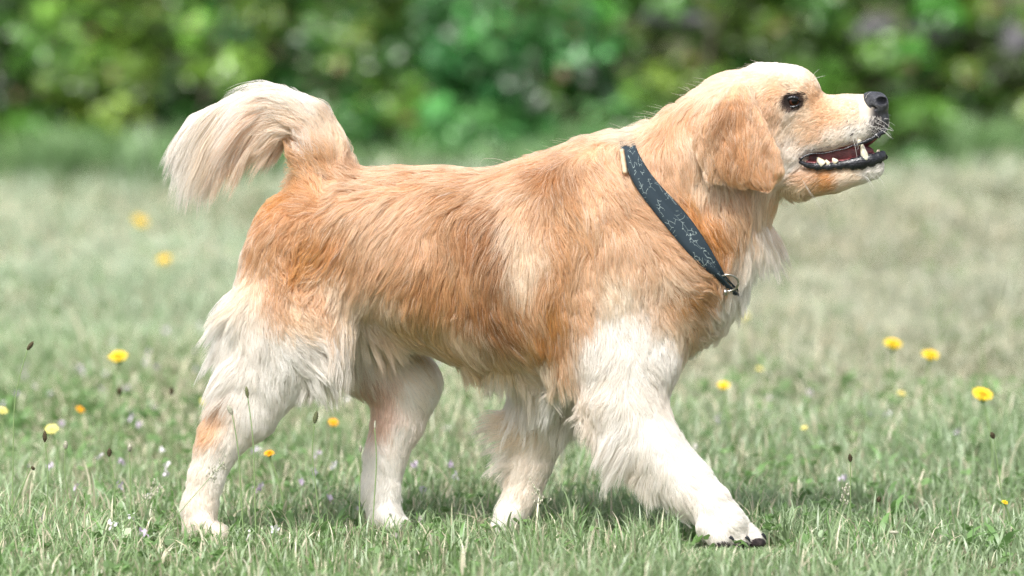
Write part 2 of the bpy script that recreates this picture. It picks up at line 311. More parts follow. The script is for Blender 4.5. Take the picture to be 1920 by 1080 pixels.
# px, py, dx, dy, length px, lift, cling (1 lies on the skin, 0 hangs free), gravity, wave, layer mm
FLG = [
 (600,360,-.35,-.9,50,.35,.5,.1,.5,9),(570,300,-.5,-.85,55,.5,.4,.2,.5,9),(630,280,-.5,-.85,55,.45,.4,.1,.5,9),(590,235,-.8,-.5,70,.4,.3,.2,.4,9),(560,205,-1,.1,95,.4,.1,.3,.3,9),
 (540,222,-.5,.85,90,.25,0,.6,.2,9),(500,214,-.45,.9,135,.25,0,.7,.2,9),(470,218,-.4,.9,155,.25,0,.8,.2,9),(430,222,-.4,.9,160,.25,0,.9,.2,9),(400,228,-.35,.95,145,.25,0,1.0,.2,9),(370,240,-.35,.95,112,.3,0,1.0,.2,9),(500,200,-.75,.65,130,.25,0,.7,.2,9),(430,208,-.7,.7,150,.25,0,.9,.2,9),(440,190,-1,.1,115,.35,.0,1.0,.2,9),(390,215,-.9,.4,95,.35,.0,1.2,.2,9),(365,232,-.7,.7,88,.35,.0,1.2,.2,9),(510,178,-1,.1,65,.3,.1,.9,.2,9),(470,185,-1,.1,85,.3,.1,1.0,.2,9),
 (545,360,-.5,.6,35,.4,.6,.2,.5,9),(640,350,-.9,.2,45,.3,.7,.1,.5,10),(700,315,-1,.15,50,.3,.75,0,.4,10),(760,305,-1,.1,55,.4,.6,0,.5,12),(840,315,-1,.15,55,.35,.7,0,.4,12),(930,305,-1,.2,50,.25,.8,0,.3,10),
 (1020,285,-1,.25,45,.25,.8,0,.3,10),(1100,260,-1,.3,40,.25,.8,0,.3,10),(1180,232,-1,.45,35,.25,.8,0,.3,8),
 (650,400,-.65,.75,55,.2,.9,.1,.25,9),(720,390,-.7,.7,55,.2,.9,.1,.25,9),(800,380,-.75,.65,55,.2,.9,.1,.25,9),(880,370,-.75,.65,55,.25,.9,.1,.3,10),(960,350,-.75,.65,50,.25,.9,.1,.3,10),(1000,320,-.8,.6,45,.25,.9,.1,.3,10),
 (620,470,-.4,.9,50,.2,.9,.2,.3,9),(700,480,-.35,.95,55,.2,.9,.1,.2,9),(790,470,-.35,.95,55,.2,.9,.1,.2,9),(870,460,-.35,.95,55,.2,.9,.1,.25,9),(940,440,-.3,.95,55,.2,.9,.1,.25,9),(990,420,-.1,1,55,.2,.9,.1,.25,10),
 (700,560,.0,1,55,.2,.9,.1,.2,9),(790,570,-.1,1,60,.2,.9,.1,.2,9),(870,560,-.15,1,60,.2,.9,.1,.2,9),(940,560,-.1,1,60,.2,.9,.1,.2,10),(1000,540,.0,1,60,.2,.9,.1,.2,10),
 (690,620,.35,.95,55,.2,.7,.2,.3,9),(760,640,.3,.95,60,.2,.7,.2,.2,9),(830,660,.2,1,60,.2,.7,.2,.2,10),(900,680,.05,1,65,.2,.6,.2,.2,10),(960,660,-.05,1,65,.2,.7,.2,.2,10),(1010,640,-.1,1,70,.2,.7,.2,.25,10),
 (740,665,.6,.75,45,.2,.3,.4,.3,9),(850,715,.3,.9,45,.2,.2,.5,.3,9),(930,740,.1,1,50,.2,.1,.6,.3,9),(960,725,0,1,75,.2,.1,.7,.4,9),(1000,730,0,1,105,.2,.1,.8,.4,9),(1050,725,.1,1,105,.25,.1,.8,.5,9),(1040,670,.05,1,90,.25,.3,.4,.4,10),
 (1050,330,.35,.95,50,.3,.8,.1,.35,11),(1080,400,.45,.9,55,.25,.9,.1,.3,10),(1060,470,.2,1,55,.2,.9,.1,.3,10),(1110,330,.5,.8,45,.25,.9,.1,.3,10),(1140,290,.2,.95,40,.25,.9,.1,.3,10),(1130,430,.55,.85,50,.2,.9,.1,.3,10),
 (1070,560,.1,1,55,.2,.9,.1,.3,9),(1150,500,.5,.85,50,.2,.9,.1,.3,9),(1200,430,.6,.75,55,.2,.9,.1,.35,10),(1250,480,.7,.7,60,.3,.8,.1,.4,12),(1290,530,.7,.7,60,.35,.7,.1,.5,12),(1230,560,.6,.85,50,.2,.9,.1,.4,10),
 (1290,600,.5,.9,50,.25,.8,.2,.5,10),(1340,580,.3,.95,50,.3,.6,.4,.5,12),(1300,660,.3,.9,50,.3,.5,.4,.5,10),(1360,560,.35,.9,50,.35,.4,.6,.5,12),
 (1150,590,.1,1,40,.2,.9,.1,.2,8),(1200,620,.35,1,35,.2,.9,.1,.25,8),(1240,660,.5,.85,40,.25,.8,.2,.4,8),(1130,670,-.1,1,40,.2,.9,.2,.25,8),(1180,720,.1,1,35,.2,.9,.2,.25,7),
 (1130,755,-.5,.7,50,.3,.4,.2,.5,8),(1108,785,-.7,.5,50,.35,.2,.3,.7,8),(1200,790,.3,.95,28,.2,.9,.1,.2,6),(1250,840,.5,.85,24,.2,.9,.1,.2,5),(1210,850,.3,.95,28,.2,.9,.1,.2,6),(1180,840,-.35,.95,78,.3,.2,.5,.28,7),(1165,810,-.55,.8,75,.35,.1,.5,.3,7),(1215,900,-.15,1,62,.3,.3,.5,.28,7),
 (1260,940,.1,1,45,.3,.4,.4,.4,6),(1290,890,.6,.8,20,.15,.9,.1,.2,4),(1330,930,.65,.75,18,.15,.9,.1,.2,4),(1340,970,.6,.8,16,.15,.9,.1,.2,4),(1390,990,.8,.5,13,.15,.9,0,.1,3),(1420,1005,.9,.4,10,.15,.9,0,.1,3),(1310,960,.2,1,30,.25,.6,.3,.3,5),
 (1020,790,-.1,1,30,.2,.9,.2,.2,6),(960,800,-.8,.55,70,.3,.1,.3,.4,7),(955,850,-.8,.6,45,.3,.2,.3,.4,7),(990,860,-.2,1,24,.2,.9,.1,.2,5),(1030,860,-.2,1,20,.2,.9,.1,.2,4),(980,920,-.3,1,18,.15,.9,.1,.2,4),(950,970,-.4,.9,14,.15,.9,0,.1,3),
 (500,430,-.5,.85,45,.3,.7,.2,.4,9),(560,440,-.4,.9,45,.3,.8,.2,.6,10),(580,510,.2,.9,45,.35,.7,.2,1.0,11),(530,520,.1,1,45,.3,.7,.2,.8,10),(470,500,-.6,.8,45,.35,.4,.3,.4,9),(450,560,-.8,.55,72,.4,.15,.2,.3,9),(500,580,-.1,1,50,.25,.7,.2,.5,9),
 (570,590,.2,.95,60,.3,.6,.3,.9,10),(430,620,-.8,.55,85,.4,.1,.25,.3,9),(480,650,-.2,1,50,.25,.7,.3,.3,9),(430,690,-.75,.6,85,.45,.1,.3,.3,9),(425,735,-.6,.75,70,.4,.15,.3,.3,9),(540,660,.2,1,55,.25,.6,.3,.5,9),(600,630,.4,.85,80,.35,.3,.5,.6,10),(640,615,.45,.85,100,.3,.1,.6,.5,10),(668,610,.4,.9,105,.3,.1,.6,.45,10),(700,632,.3,.9,85,.3,.1,.6,.45,10),(600,680,.2,1,70,.3,.2,.6,.7,9),
 (470,740,-.2,1,35,.2,.8,.2,.2,6),(430,760,-.35,.95,30,.2,.8,.2,.2,6),(520,730,.0,1,35,.2,.8,.2,.3,6),(410,800,-.4,.9,22,.2,.9,.1,.2,5),(440,830,-.3,.95,20,.2,.9,.1,.2,5),(385,890,-.3,.95,18,.15,.9,.1,.2,4),(370,950,-.2,1,18,.15,.9,.1,.2,4),
 (700,670,.0,1,60,.3,.5,.4,.5,8),(780,710,.3,.95,50,.25,.6,.3,.3,7),(720,740,-.1,1,45,.25,.6,.3,.3,7),(810,740,.3,.9,40,.25,.5,.3,.3,7),(745,800,-.2,1,24,.2,.9,.1,.2,5),(715,870,-.2,1,18,.15,.9,.1,.2,4),(710,940,0,1,18,.15,.9,.1,.2,4),(735,975,.5,.7,13,.15,.9,0,.1,3),
 (1240,240,-.3,.9,35,.2,.9,.1,.25,8),(1300,190,-.6,.75,30,.2,.9,0,.25,7),(1350,145,-.85,.4,22,.25,.9,0,.2,5),(1230,300,.3,.95,40,.2,.9,.1,.25,9),(1280,280,.3,.95,45,.2,.9,.1,.25,9),(1270,370,.45,.9,50,.25,.85,.1,.3,10),(1310,420,.45,.9,55,.25,.8,.1,.3,10),(1340,470,.4,.95,60,.3,.7,.2,.4,10),
 (1330,350,.2,1,60,.25,.8,.2,.4,10),(1380,390,.05,1,75,.3,.6,.4,.5,11),(1370,460,.1,1,80,.3,.5,.5,.5,12),(1430,400,.1,1,70,.3,.5,.4,.4,10),(1460,380,.2,.95,55,.3,.5,.3,.3,8),(1440,430,.5,.8,85,.5,.1,.4,.4,10),(1410,480,.5,.8,62,.5,.1,.5,.4,10),(1380,520,.5,.8,55,.45,.2,.5,.4,10),(1490,380,.2,.9,30,.3,.6,.2,.3,6),
 (1385,175,-.1,1,22,.2,.95,.1,.2,4),(1340,230,-.5,.85,50,.35,.4,.4,.8,7),(1308,265,-.3,1,54,.4,.35,.5,.9,8),(1350,250,.1,1,42,.25,.8,.2,.75,6),(1395,240,.3,.95,28,.2,.95,.1,.3,4),(1370,300,.25,.95,38,.25,.8,.1,.65,6),(1335,305,-.1,1,52,.35,.4,.4,.8,7),(1425,300,.4,.9,24,.15,.9,.1,.2,4),(1430,335,.4,.9,22,.15,.5,.2,.2,4),(1380,335,.3,.95,28,.2,.6,.2,.4,4),
 (1420,125,-1,.05,13,.25,.9,0,.1,3),(1480,120,-1,-.05,10,.25,.9,0,.1,2.5),(1440,160,-.9,.4,13,.2,.9,0,.1,3),(1450,210,-.5,.85,14,.2,.9,0,.15,3),(1520,150,-.9,-.3,8,.2,.9,0,.1,2),(1480,160,-.8,-.3,9,.2,.9,0,.1,2),(1550,195,-1,.05,7,.15,.9,0,.1,1.5),(1590,190,-1,0,5,.15,.9,0,.1,1.2),
 (1460,260,-.5,.85,18,.2,.9,0,.2,4),(1510,220,-.9,.35,9,.2,.9,0,.1,2),(1540,240,-.9,.3,8,.2,.9,0,.1,2),(1590,240,-.7,.6,8,.2,.9,0,.1,2),(1640,235,-.3,.9,7,.25,.9,0,.1,2),(1510,275,-.7,.7,11,.2,.9,0,.15,2),(1480,300,-.4,.9,22,.25,.85,0,.2,4),(1500,340,-.8,.5,18,.2,.9,0,.2,3),(1560,345,-.9,.3,12,.2,.8,0,.2,2),
 (1640,322,-.5,.8,9,.3,.6,0,.2,2),(1450,330,-.3,.95,40,.25,.8,.1,.3,6)]

def idw(P, N, G, vals, power=5.0, eps=.012, Pn=.03):
    """inverse distance weights on 3-D distance plus normal difference"""
    out = np.empty((len(P), vals.shape[1]), np.float32)
    gp, gn = G
    for s in range(0, len(P), 20000):
        p = P[s:s+20000]; n = N[s:s+20000]
        d2 = ((p[:, None]-gp[None])**2).sum(2)+Pn**2*(1-(n[:, None]*gn[None]).sum(2))*.5
        w = 1/(d2+eps**2)**(power/2); w /= w.sum(1, keepdims=True)
        out[s:s+20000] = w@vals
    return out
def guide_geo(L):
    p = np.array([hit(a[0], a[1]) for a in L]); p2 = p.copy(); n = grad_at(p)
    # mirrored guides for the side away from the camera: torso, neck, head and tail only (each leg has guides of its own)
    return p, n
def mirror_ok(a): return a[1] < 700 and not (560 <= a[1] and a[0] < 700) and a[1] < 660
def with_mirror(L, vals):
    p, n = guide_geo(L); cy = np.array([yc(a[0]) for a in L])
    m = np.array([mirror_ok(a) for a in L])
    p2 = p[m].copy(); p2[:, 1] = 2*cy[m]-p2[:, 1]; n2 = n[m].copy(); n2[:, 1] *= -1
    return (np.concatenate([p, p2]), np.concatenate([n, n2])), np.concatenate([vals, vals[m]])
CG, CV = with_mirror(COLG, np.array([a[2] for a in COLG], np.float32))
fv = []
for a in FLG:
    l = math.hypot(a[2], a[3]); fv.append((a[2]/l, 0, -a[3]/l, a[4]*PX, a[5], a[6], a[7], a[8], a[9]*.001))
FG, FV = with_mirror(FLG, np.array(fv, np.float32))

# skin colour: the coat's guide colours underneath, dark lids, dark red inside the mouth
vn = grad_at(BV)
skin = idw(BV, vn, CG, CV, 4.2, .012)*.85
bx, by = proj(BV); rely = np.abs(BV[:, 1]-yc(bx))
mouth = (bx > 1506) & (np.abs(by-(298-(bx-1516)*.2)) < 17) & (bx < 1662)
lipz = np.interp(bx, [1500, 1560, 1600, 1630, 1660], [300, 296, 288, 277, 262])
skin[mouth] = (.10, .012, .016)
up_lip = (bx > 1500) & (by < lipz) & (by > lipz-16+np.clip((1600-bx)*.1, 0, 8)) & (rely > .008)
skin[up_lip] = (.03, .025, .028)
eye_d = np.hypot(bx-1486, (by-190)*1.1)
skin[(eye_d < 20)] = (.02, .014, .012)
ks = smooth01((bx-1622)/20)*smooth01((by-190)/15)*smooth01((262-by)/12); skin = skin*(1-ks[:, None])+np.array([.03, .027, .03])*ks[:, None]

dog = empty('golden_retriever', (0, yc(850), 0))
tag(dog, 'long-haired golden dog with cream legs trotting over the grass, mouth open and tail raised', 'dog')
m_skin = mat_new('skin', rough=.7, attr='tint', spec=.2)
body = mesh_obj('body', BV, BF, m_skin, dog, cols=skin)

def hair_mat(name, rough=.35):
    m = bpy.data.materials.new(name); m.use_nodes = True; nt = m.node_tree; nt.nodes.clear()
    out = nt.nodes.new('ShaderNodeOutputMaterial'); a = nt.nodes.new('ShaderNodeAttribute'); a.attribute_name = 'tint'
    h = nt.nodes.new('ShaderNodeBsdfHairPrincipled'); h.model = 'CHIANG'; h.parametrization = 'COLOR'
    h.inputs['Roughness'].default_value = rough; h.inputs['Radial Roughness'].default_value = .6; h.inputs['Coat'].default_value = 0
    h.inputs['Random Roughness'].default_value = .2
    d = nt.nodes.new('ShaderNodeBsdfDiffuse'); mx = nt.nodes.new('ShaderNodeMixShader'); mx.inputs[0].default_value = .5
    nt.links.new(a.outputs['Color'], h.inputs['Color']); nt.links.new(a.outputs['Color'], d.inputs['Color'])
    nt.links.new(h.outputs[0], mx.inputs[1]); nt.links.new(d.outputs[0], mx.inputs[2]); nt.links.new(mx.outputs[0], out.inputs[0])
    return m
m_fur = hair_mat('fur')

# collar band in photo pixels: two edges
EDGE_L = np.array([(1160, 262), (1167, 300), (1187, 345), (1225, 398), (1260, 440), (1297, 482), (1335, 512)], float)
EDGE_R = np.array([(1192, 262), (1200, 295), (1228, 345), (1270, 390), (1308, 438), (1334, 480), (1352, 518)], float)

def make_fur(N):
    tri = np.concatenate([BF[:, [0, 1, 2]], BF[:, [0, 2, 3]]])
    A, B, C = BV[tri[:, 0]], BV[tri[:, 1]], BV[tri[:, 2]]
    ar = .5*np.linalg.norm(np.cross(B-A, C-A), axis=1)
    ctr = (A+B+C)/3; cx, cy_ = proj(ctr)
    wgt = np.ones(len(tri)); wgt[ctr[:, 1] > yc(cx)+.03] = .55
    head = (cx > 1400) & (cy_ < 345); wgt[head] *= 2.6
    tailr = (cx < 560) & (cy_ < 260); wgt[tailr] *= 4.5
    pr = ar*wgt; pr /= pr.sum()
    t = RNG.choice(len(tri), N, p=pr); u = RNG.random((N, 2)); fl = u.sum(1) > 1; u[fl] = 1-u[fl]
    R = A[t]+(B[t]-A[t])*u[:, :1]+(C[t]-A[t])*u[:, 1:]
    x, y = proj(R); ry = np.abs(R[:, 1]-yc(x))
    # bald: nose, lips, inside of the mouth, eyes, soles
    lz = np.interp(x, [1500, 1560, 1600, 1630, 1660], [300, 296, 288, 277, 262])
    bald = (x > 1503) & (y > lz-4-np.clip((x-1600)*.10, 0, 6)) & (y < np.interp(x, [1500, 1530, 1600, 1640, 1665], [308, 315, 317, 308, 298]))
    bald |= np.hypot((x-1487)*.85, (y-190)*1.35) < 13.2
    bald |= (x > 1612) & (y < 215) & (y > 168+np.clip((1640-x), 0, 40)*.2)
    bald |= (x > 1640) & (y < 216)
    bald |= (R[:, 2] < .006)
    R = R[~bald]; N = len(R); x, y = proj(R)
    nrm = grad_at(R)
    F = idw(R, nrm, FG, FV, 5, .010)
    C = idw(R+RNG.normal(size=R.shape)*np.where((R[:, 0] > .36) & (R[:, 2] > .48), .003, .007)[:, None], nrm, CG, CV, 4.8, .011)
    D = F[:, :3]; L = F[:, 3].copy(); lift = F[:, 4]; cling = np.clip((F[:, 5]-.25)/.5, 0, 1); grav = F[:, 6]; wave = F[:, 7]; lay = F[:, 8]
    far = R[:, 1] > yc(x)+.02
    # smooth swirls in the lie of the coat
    def wob(P, s, seed):
        r = np.random.default_rng(seed); o = 0
        for _ in range(5):
            k = r.normal(size=3)*s; o = o+np.sin(P@k+r.random()*6.3)
        return o/2.2
    a = (.22+.35*wave)*wob(R, 55, 1)+(.10+.22*wave)*wob(R, 150, 2)
    ca, sa = np.cos(a), np.sin(a)
    D = np.stack([D[:, 0]*ca-D[:, 2]*sa, D[:, 1]*0, D[:, 0]*sa+D[:, 2]*ca], 1)
    # locks
    nC = N//15; ci = RNG.choice(N, nC, replace=False)
    kd = kdtree.KDTree(nC)
    for j, i in enumerate(ci): kd.insert(R[i], j)
    kd.balance()
    own = np.array([kd.find(r)[1] for r in R])
    ci2 = ci[RNG.random(nC) < .13]; kd2 = kdtree.KDTree(len(ci2))
    for j, i in enumerate(ci2): kd2.insert(R[i], j)
    kd2.balance(); own2 = np.array([kd2.find(r)[1] for r in R[ci]])[own]
    lr = RNG.normal(size=(nC, 6)); lr2 = RNG.normal(size=(len(ci2), 6))
    L *= (1+.16*lr[own, 0]+.14*lr2[own2, 0])*(.72+.4*RNG.random(N)); L = np.clip(L, .003, .15)
    hl = lay*(.45+.9*RNG.random(N)**1.5)*(1+.12*lr[own, 1]+.22*lr2[own2, 1]); hl = np.clip(hl, .0006, .018)
    D = D+(.055*lr[own, 2:5]+.10*lr2[own2, 2:5])*(.3+wave)[:, None]+.035*RNG.normal(size=(N, 3))
    K = 9; P = np.empty((N, K, 3)); P[:, 0] = R-nrm*.001; cur = R.copy()
    d = D.copy(); step = L/(K-1)
    wph = lr2[own2, 5]*3+lr[own, 5]*.8; side = np.cross(nrm, D); side /= np.linalg.norm(side, axis=1)[:, None]+1e-9
    for j in range(1, K):
        t = j/(K-1)
        n = grad_at(cur)
        dd = D-(D*n).sum(1)[:, None]*n*(.25+.75*cling)[:, None]
        dd /= np.linalg.norm(dd, axis=1)[:, None]+1e-6
        dd = dd+n*(lift*(1-1.1*t)*1.1)[:, None]
        dd[:, 2] -= grav*t*1.7
        dd = dd+side*(wave*.75*np.sin(t*6.0*(.7+L/.07)+wph)*np.minimum(1, t*2))[:, None]
        dd /= np.linalg.norm(dd, axis=1)[:, None]+1e-6
        cur = cur+dd*step[:, None]
        s = sdf_at(cur); n = grad_at(cur)
        tgt = hl*math.sin(min(1, t*1.6)*math.pi/2)*(1-.25*t)
        low = np.maximum(tgt*.8-s, 0)+np.where(s > tgt, (tgt-s)*cling*.75, 0)
        cur = cur+n*low[:, None]
        P[:, j] = cur
    # clumping toward the lock's middle hair
    cen = P[ci][own]; t = np.linspace(0, 1, K)[None, :, None]
    amt = (np.clip(.34+.2*lr[own, 1]+.35*wave, .05, .85)*np.where((x < 560) & (y < 260), .55, 1))[:, None, None]
    tgtp = cen+(P[:, :1]-cen[:, :1])*.25
    short = (L/(L[ci][own]+1e-6))[:, None, None]
    P = P*(1-amt*t**1.4)+tgtp*amt*t**1.4
    cen2 = P[ci2][own2]; a2 = (np.clip(wave-.15, 0, .6)*.8)[:, None, None]
    P = P*(1-a2*t**1.8)+(cen2+(P[:, :1]-cen2[:, :1])*.4)*a2*t**1.8
    # hair that would lie across the collar stops at its edge
    tx, ty = proj(P[:, -1]); rx, ryy = proj(P[:, 0])
    el = np.interp(ryy, EDGE_L[:, 1], EDGE_L[:, 0]); er = np.interp(ryy, EDGE_R[:, 1], EDGE_R[:, 0])
    tl = np.interp(ty, EDGE_L[:, 1], EDGE_L[:, 0])
    inb = (ryy > 276) & (ryy < 512) & (rx > el-2) & (rx < er+3)
    keep = ~(inb)
    for j in range(K):
        pass
    jx, jy = proj(P); jl = np.interp(jy, EDGE_L[:, 1], EDGE_L[:, 0]); jr = np.interp(jy, EDGE_R[:, 1], EDGE_R[:, 0])
    band = (jy > 274+30*RNG.random((N, 1))) & (jy < 440+55*RNG.random((N, 1))) & (jx > jl+2+34*RNG.random((N, 1))**2.2) & (jx < jr-2)
    first = np.where(band.any(1), band.argmax(1), K)
    left = rx < el
    cut = left & (first < K)
    f = np.clip((first[cut]-.3)/(K-1), .05, 1)
    Q = P[cut]; tt = np.linspace(0, 1, K)[None]*f[:, None]*(K-1); i0 = np.minimum(tt.astype(int), K-2); fr = (tt-i0)[..., None]
    P[cut] = np.take_along_axis(Q, i0[..., None], 1)*(1-fr)+np.take_along_axis(Q, i0[..., None]+1, 1)*fr
    # colour of every hair
    lum = C.mean(1); vs = np.interp(lum, [.4, .8], [1, .25]); v = 1+vs*(.06*lr[own, 3]+.06*lr2[own2, 3]+.10*RNG.normal(size=N))
    w_ = vs*(.04*lr2[own2, 4]+.03*lr[own, 4])
    blotch = wob(R, 28, 9)*.08*vs
    C = C*np.stack([v, v*(1-w_*.8-blotch*.5), v*(1-w_*1.6-blotch)], 1)
    dkh = RNG.random(N) < .10*vs; C[dkh] *= .72; lgh = RNG.random(N) < .10; C[lgh] = C[lgh]*.5+np.array(V_)*.5
    # tail: pale tips round a gold core; freckled dark muzzle
    tx, ty = proj(P[:, -1])
    isT = (rx < 600) & (ryy < 300)
    k = smooth01((ryy-175)/30)*smooth01((rx-330)/60)
    pale = isT & (RNG.random(N) < .7-.45*k*(tx > 340)*(tx < 540)); C[pale] = C[pale]*.25+np.array(W_)*.75
    mz = np.exp(-(((rx-1650)/22)**2+((ryy-232)/19)**2)); dark = RNG.random(N) < mz*.95; C[dark] = (.08, .07, .07)
    for qx, qy in ((1590,226),(1598,231),(1606,226),(1612,233),(1594,238),(1604,240),(1618,240),(1622,228),(1584,236),(1610,247),(1600,249)):
        C[np.hypot(rx-qx, ryy-qy) < 1.6] = (.06, .05, .05)
    ed = np.hypot((rx-1487)*.78, (ryy-191)*1.25); dk = (ed < 16.5+3*RNG.random(N)) | ((np.hypot((rx-1503)*.7, (ryy-183)) < 9)); C[dk] = (.07, .045, .035)
    dk = (np.hypot((rx-1480)*.6, (ryy-163)*1.) < 7) & (RNG.random(N) < .35); C[dk] *= .45
    C = np.clip(C, .02, .93)
    base = np.interp(L, [.004, .03, .09], [.00013, .00019, .00024])
    rad = base[:, None]*np.array([.9, 1, 1, 1, .95, .85, .7, .5, .12])[None]
    keep &= ~((L < .0031) & False)
    return P[keep], rad[keep], C[keep], rx[keep], ryy[keep]
fP, fR, fC, frx, fry = make_fur(NFUR)
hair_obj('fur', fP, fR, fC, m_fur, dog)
print('fur', len(fP))

# ------------------------------------------------------------------ face
def sY(px, py, dflt=None):
    return hit(px, py)[1]
m_black = noise_color(mat_new('lip', rough=.22, spec=.6), (.006, .007, .010), (.022, .023, .03), 60, 4, bump=.5, bscale=400)
m_nose = noise_color(mat_new('nose_leather', rough=.30, spec=.7), (.016, .017, .022), (.045, .048, .062), 80, 3, bump=.7, bscale=1400)
m_tooth = noise_color(mat_new('tooth', rough=.25, sss=.2), (.60, .53, .38), (.74, .70, .58), 90)
m_tongue = noise_color(mat_new('tongue', rough=.28, sss=.1), (.07, .012, .015), (.22, .05, .055), 90, 3, bump=.4, bscale=700)
nose = sdf_obj('nose', [(8, [(1633, 194, 0, 22.5, 27), (1644, 194, 0, 22, 25)], 'add'), (8, [(1647, 207, 0, 17.5, 23), (1652, 222, 0, 14.5, 17)], 'add'), (6, [(1652, 222, 0, 13.5, 15), (1656, 236, 0, 10, 13)], 'add'),
    (6, [(1651, 194, -.012, 14.5, 10)], 'add'), (6, [(1651, 194, .012, 14.5, 10)], 'add'),
    (3, [(1648, 188, -.0215, 7.5, 6), (1657, 190, -.012, 7, 9)], 'cut'), (3, [(1648, 188, .0215, 7.5, 6), (1657, 190, .012, 7, 9)], 'cut'),
    (2, [(1640, 203, -.020, 3, 8), (1632, 199, -.024, 2.5, 6)], 'cut')], .0009, m_nose, dog)
# lips: one dark band per jaw running from the near corner round the front to the far corner
def lip(pts, rr, name, inset=.0):
    near = []
    for (px, py, hw) in pts: near.append((px, py, -hw))
    full = near+[(px, py, hw) for (px, py, hw) in reversed(pts[:-1])]
    P = [at(px, py, yc(px)+Y) for px, py, Y in full]
    R = list(rr)+list(reversed(rr[:-1]))
    Pp = spline(P, 70); Rr = np.interp(np.linspace(0, len(R)-1, 70), range(len(R)), R)*PX
    Rr *= 1+.10*np.sin(np.arange(70)*1.7)+.10*RNG.normal(size=70); Pp = Pp+RNG.normal(size=Pp.shape)*.0003
    v, f = tube(Pp, Rr, 12, .62); return mesh_obj(name, v, f, m_black, dog)
lip([(1499, 303, .036), (1512, 309, .034), (1535, 313, .030), (1560, 312, .0265), (1582, 309, .024), (1605, 306, .0215), (1630, 301, .0185), (1649, 295, .012), (1656, 292, .0)],
    [3.0, 5, 6.5, 6, 8, 12.5, 13.5, 10, 8.5], 'lower_lip')
lip([(1499, 300, .037), (1516, 290, .036), (1545, 287, .0335), (1575, 281, .031), (1600, 273, .029), (1622, 266, .0265), (1642, 256, .021), (1656, 246, .013), (1661, 240, 0)],
    [3.0, 1.8, 1.0, 1.0, 1.6, 3.0, 4.6, 5.0, 4.5], 'upper_lip')
tp = spline([at(px, py, yc(px)) for px, py in ((1505, 306), (1545, 298), (1580, 292), (1610, 288), (1638, 285))], 20)
v, f = tube(tp, np.interp(np.linspace(0, 1, 20), [0, .5, .85, 1], [.017, .016, .013, .004]), 14, .38)
mesh_obj('tongue', v, f, m_tongue, dog)
tp = spline([at(px, py, yc(px)) for px, py in ((1500, 280), (1545, 276), (1600, 262), (1645, 246))], 16)
v, f = tube(tp, [.019]*12+[.016, .014, .011, .006], 14, .35); mesh_obj('palate', v, f, m_tongue, dog)
for sgn in (-1, 1):
    gp = spline([at(px, py, yc(px)+sgn*hw) for px, py, hw in ((1512, 307, .028), (1545, 308, .024), (1580, 304, .0205), (1612, 298, .0175), (1640, 290, .010))], 20)
    v, f = tube(gp, np.full(20, .0045), 8); mesh_obj('gum', v, f, m_tongue, dog)
    def tooth(x, y, hw, tx, ty, r, name='tooth'):
        a = at(x, y, yc(x)+sgn*hw); b = at(tx, ty, yc(tx)+sgn*(hw+.001))
        v, f = tube(spline([a, a*.5+b*.5+np.array([-.0006, 0, 0]), b], 8), np.array([1, 1, .95, .85, .7, .52, .32, .08])*r*PX, 10); mesh_obj(name, v, f, m_tooth, dog)
    tooth(1624, 300, .0190, 1615, 268, 7.6, 'canine_tooth')
    tooth(1543, 309, .0275, 1533, 295, 8.5); tooth(1553, 308, .0262, 1549, 299, 5); tooth(1568, 305, .0240, 1561, 296, 6)
    tooth(1612, 262, .0215, 1612, 274, 4.5, 'canine_tooth')
    for k in range(3): tooth(1645+k*1.5, 292, .0095-.0035*k, 1646+k*1.5, 280, 2.6)
# eyes
m_eye = mat_new('eye', rough=.05, spec=.28); nt = m_eye.node_tree; b = nt.nodes['Principled BSDF']
tc = nt.nodes.new('ShaderNodeTexCoord'); vm = nt.nodes.new('ShaderNodeVectorMath'); vm.operation = 'DISTANCE'
nt.links.new(tc.outputs['Object'], vm.inputs[0]); vm.inputs[1].default_value = (.0025, -.0096, .0008)
cr = nt.nodes.new('ShaderNodeValToRGB'); e = cr.color_ramp.elements
e[0].position = .0046*50; e[0].color = (.002, .0015, .0015, 1); e[1].position = .0056*50; e[1].color = (.055, .015, .007, 1)
q = cr.color_ramp.elements.new(.0072*50); q.color = (.03, .008, .004, 1); q = cr.color_ramp.elements.new(.0080*50); q.color = (.004, .003, .003, 1)
mm = nt.nodes.new('ShaderNodeMath'); mm.operation = 'MULTIPLY'; mm.inputs[1].default_value = 50
nt.links.new(vm.outputs['Value'], mm.inputs[0]); nt.links.new(mm.outputs[0], cr.inputs[0]); nt.links.new(cr.outputs[0], b.inputs['Base Color'])
b.inputs['Coat Weight'].default_value = 0
E0 = hit(1472, 200); 
def uvball(c, r, nu=28, nv=18, sc=(1, 1, 1)):
    V = [(r*sc[0]*math.sin(math.pi*i/nv)*math.cos(2*math.pi*j/nu), r*sc[1]*math.sin(math.pi*i/nv)*math.sin(2*math.pi*j/nu), r*sc[2]*math.cos(math.pi*i/nv)) for i in range(nv+1) for j in range(nu)]
    F = [(i*nu+j, (i+1)*nu+j, (i+1)*nu+(j+1) % nu, i*nu+(j+1) % nu) for i in range(nv) for j in range(nu)]
    return np.array(V), np.array(F)
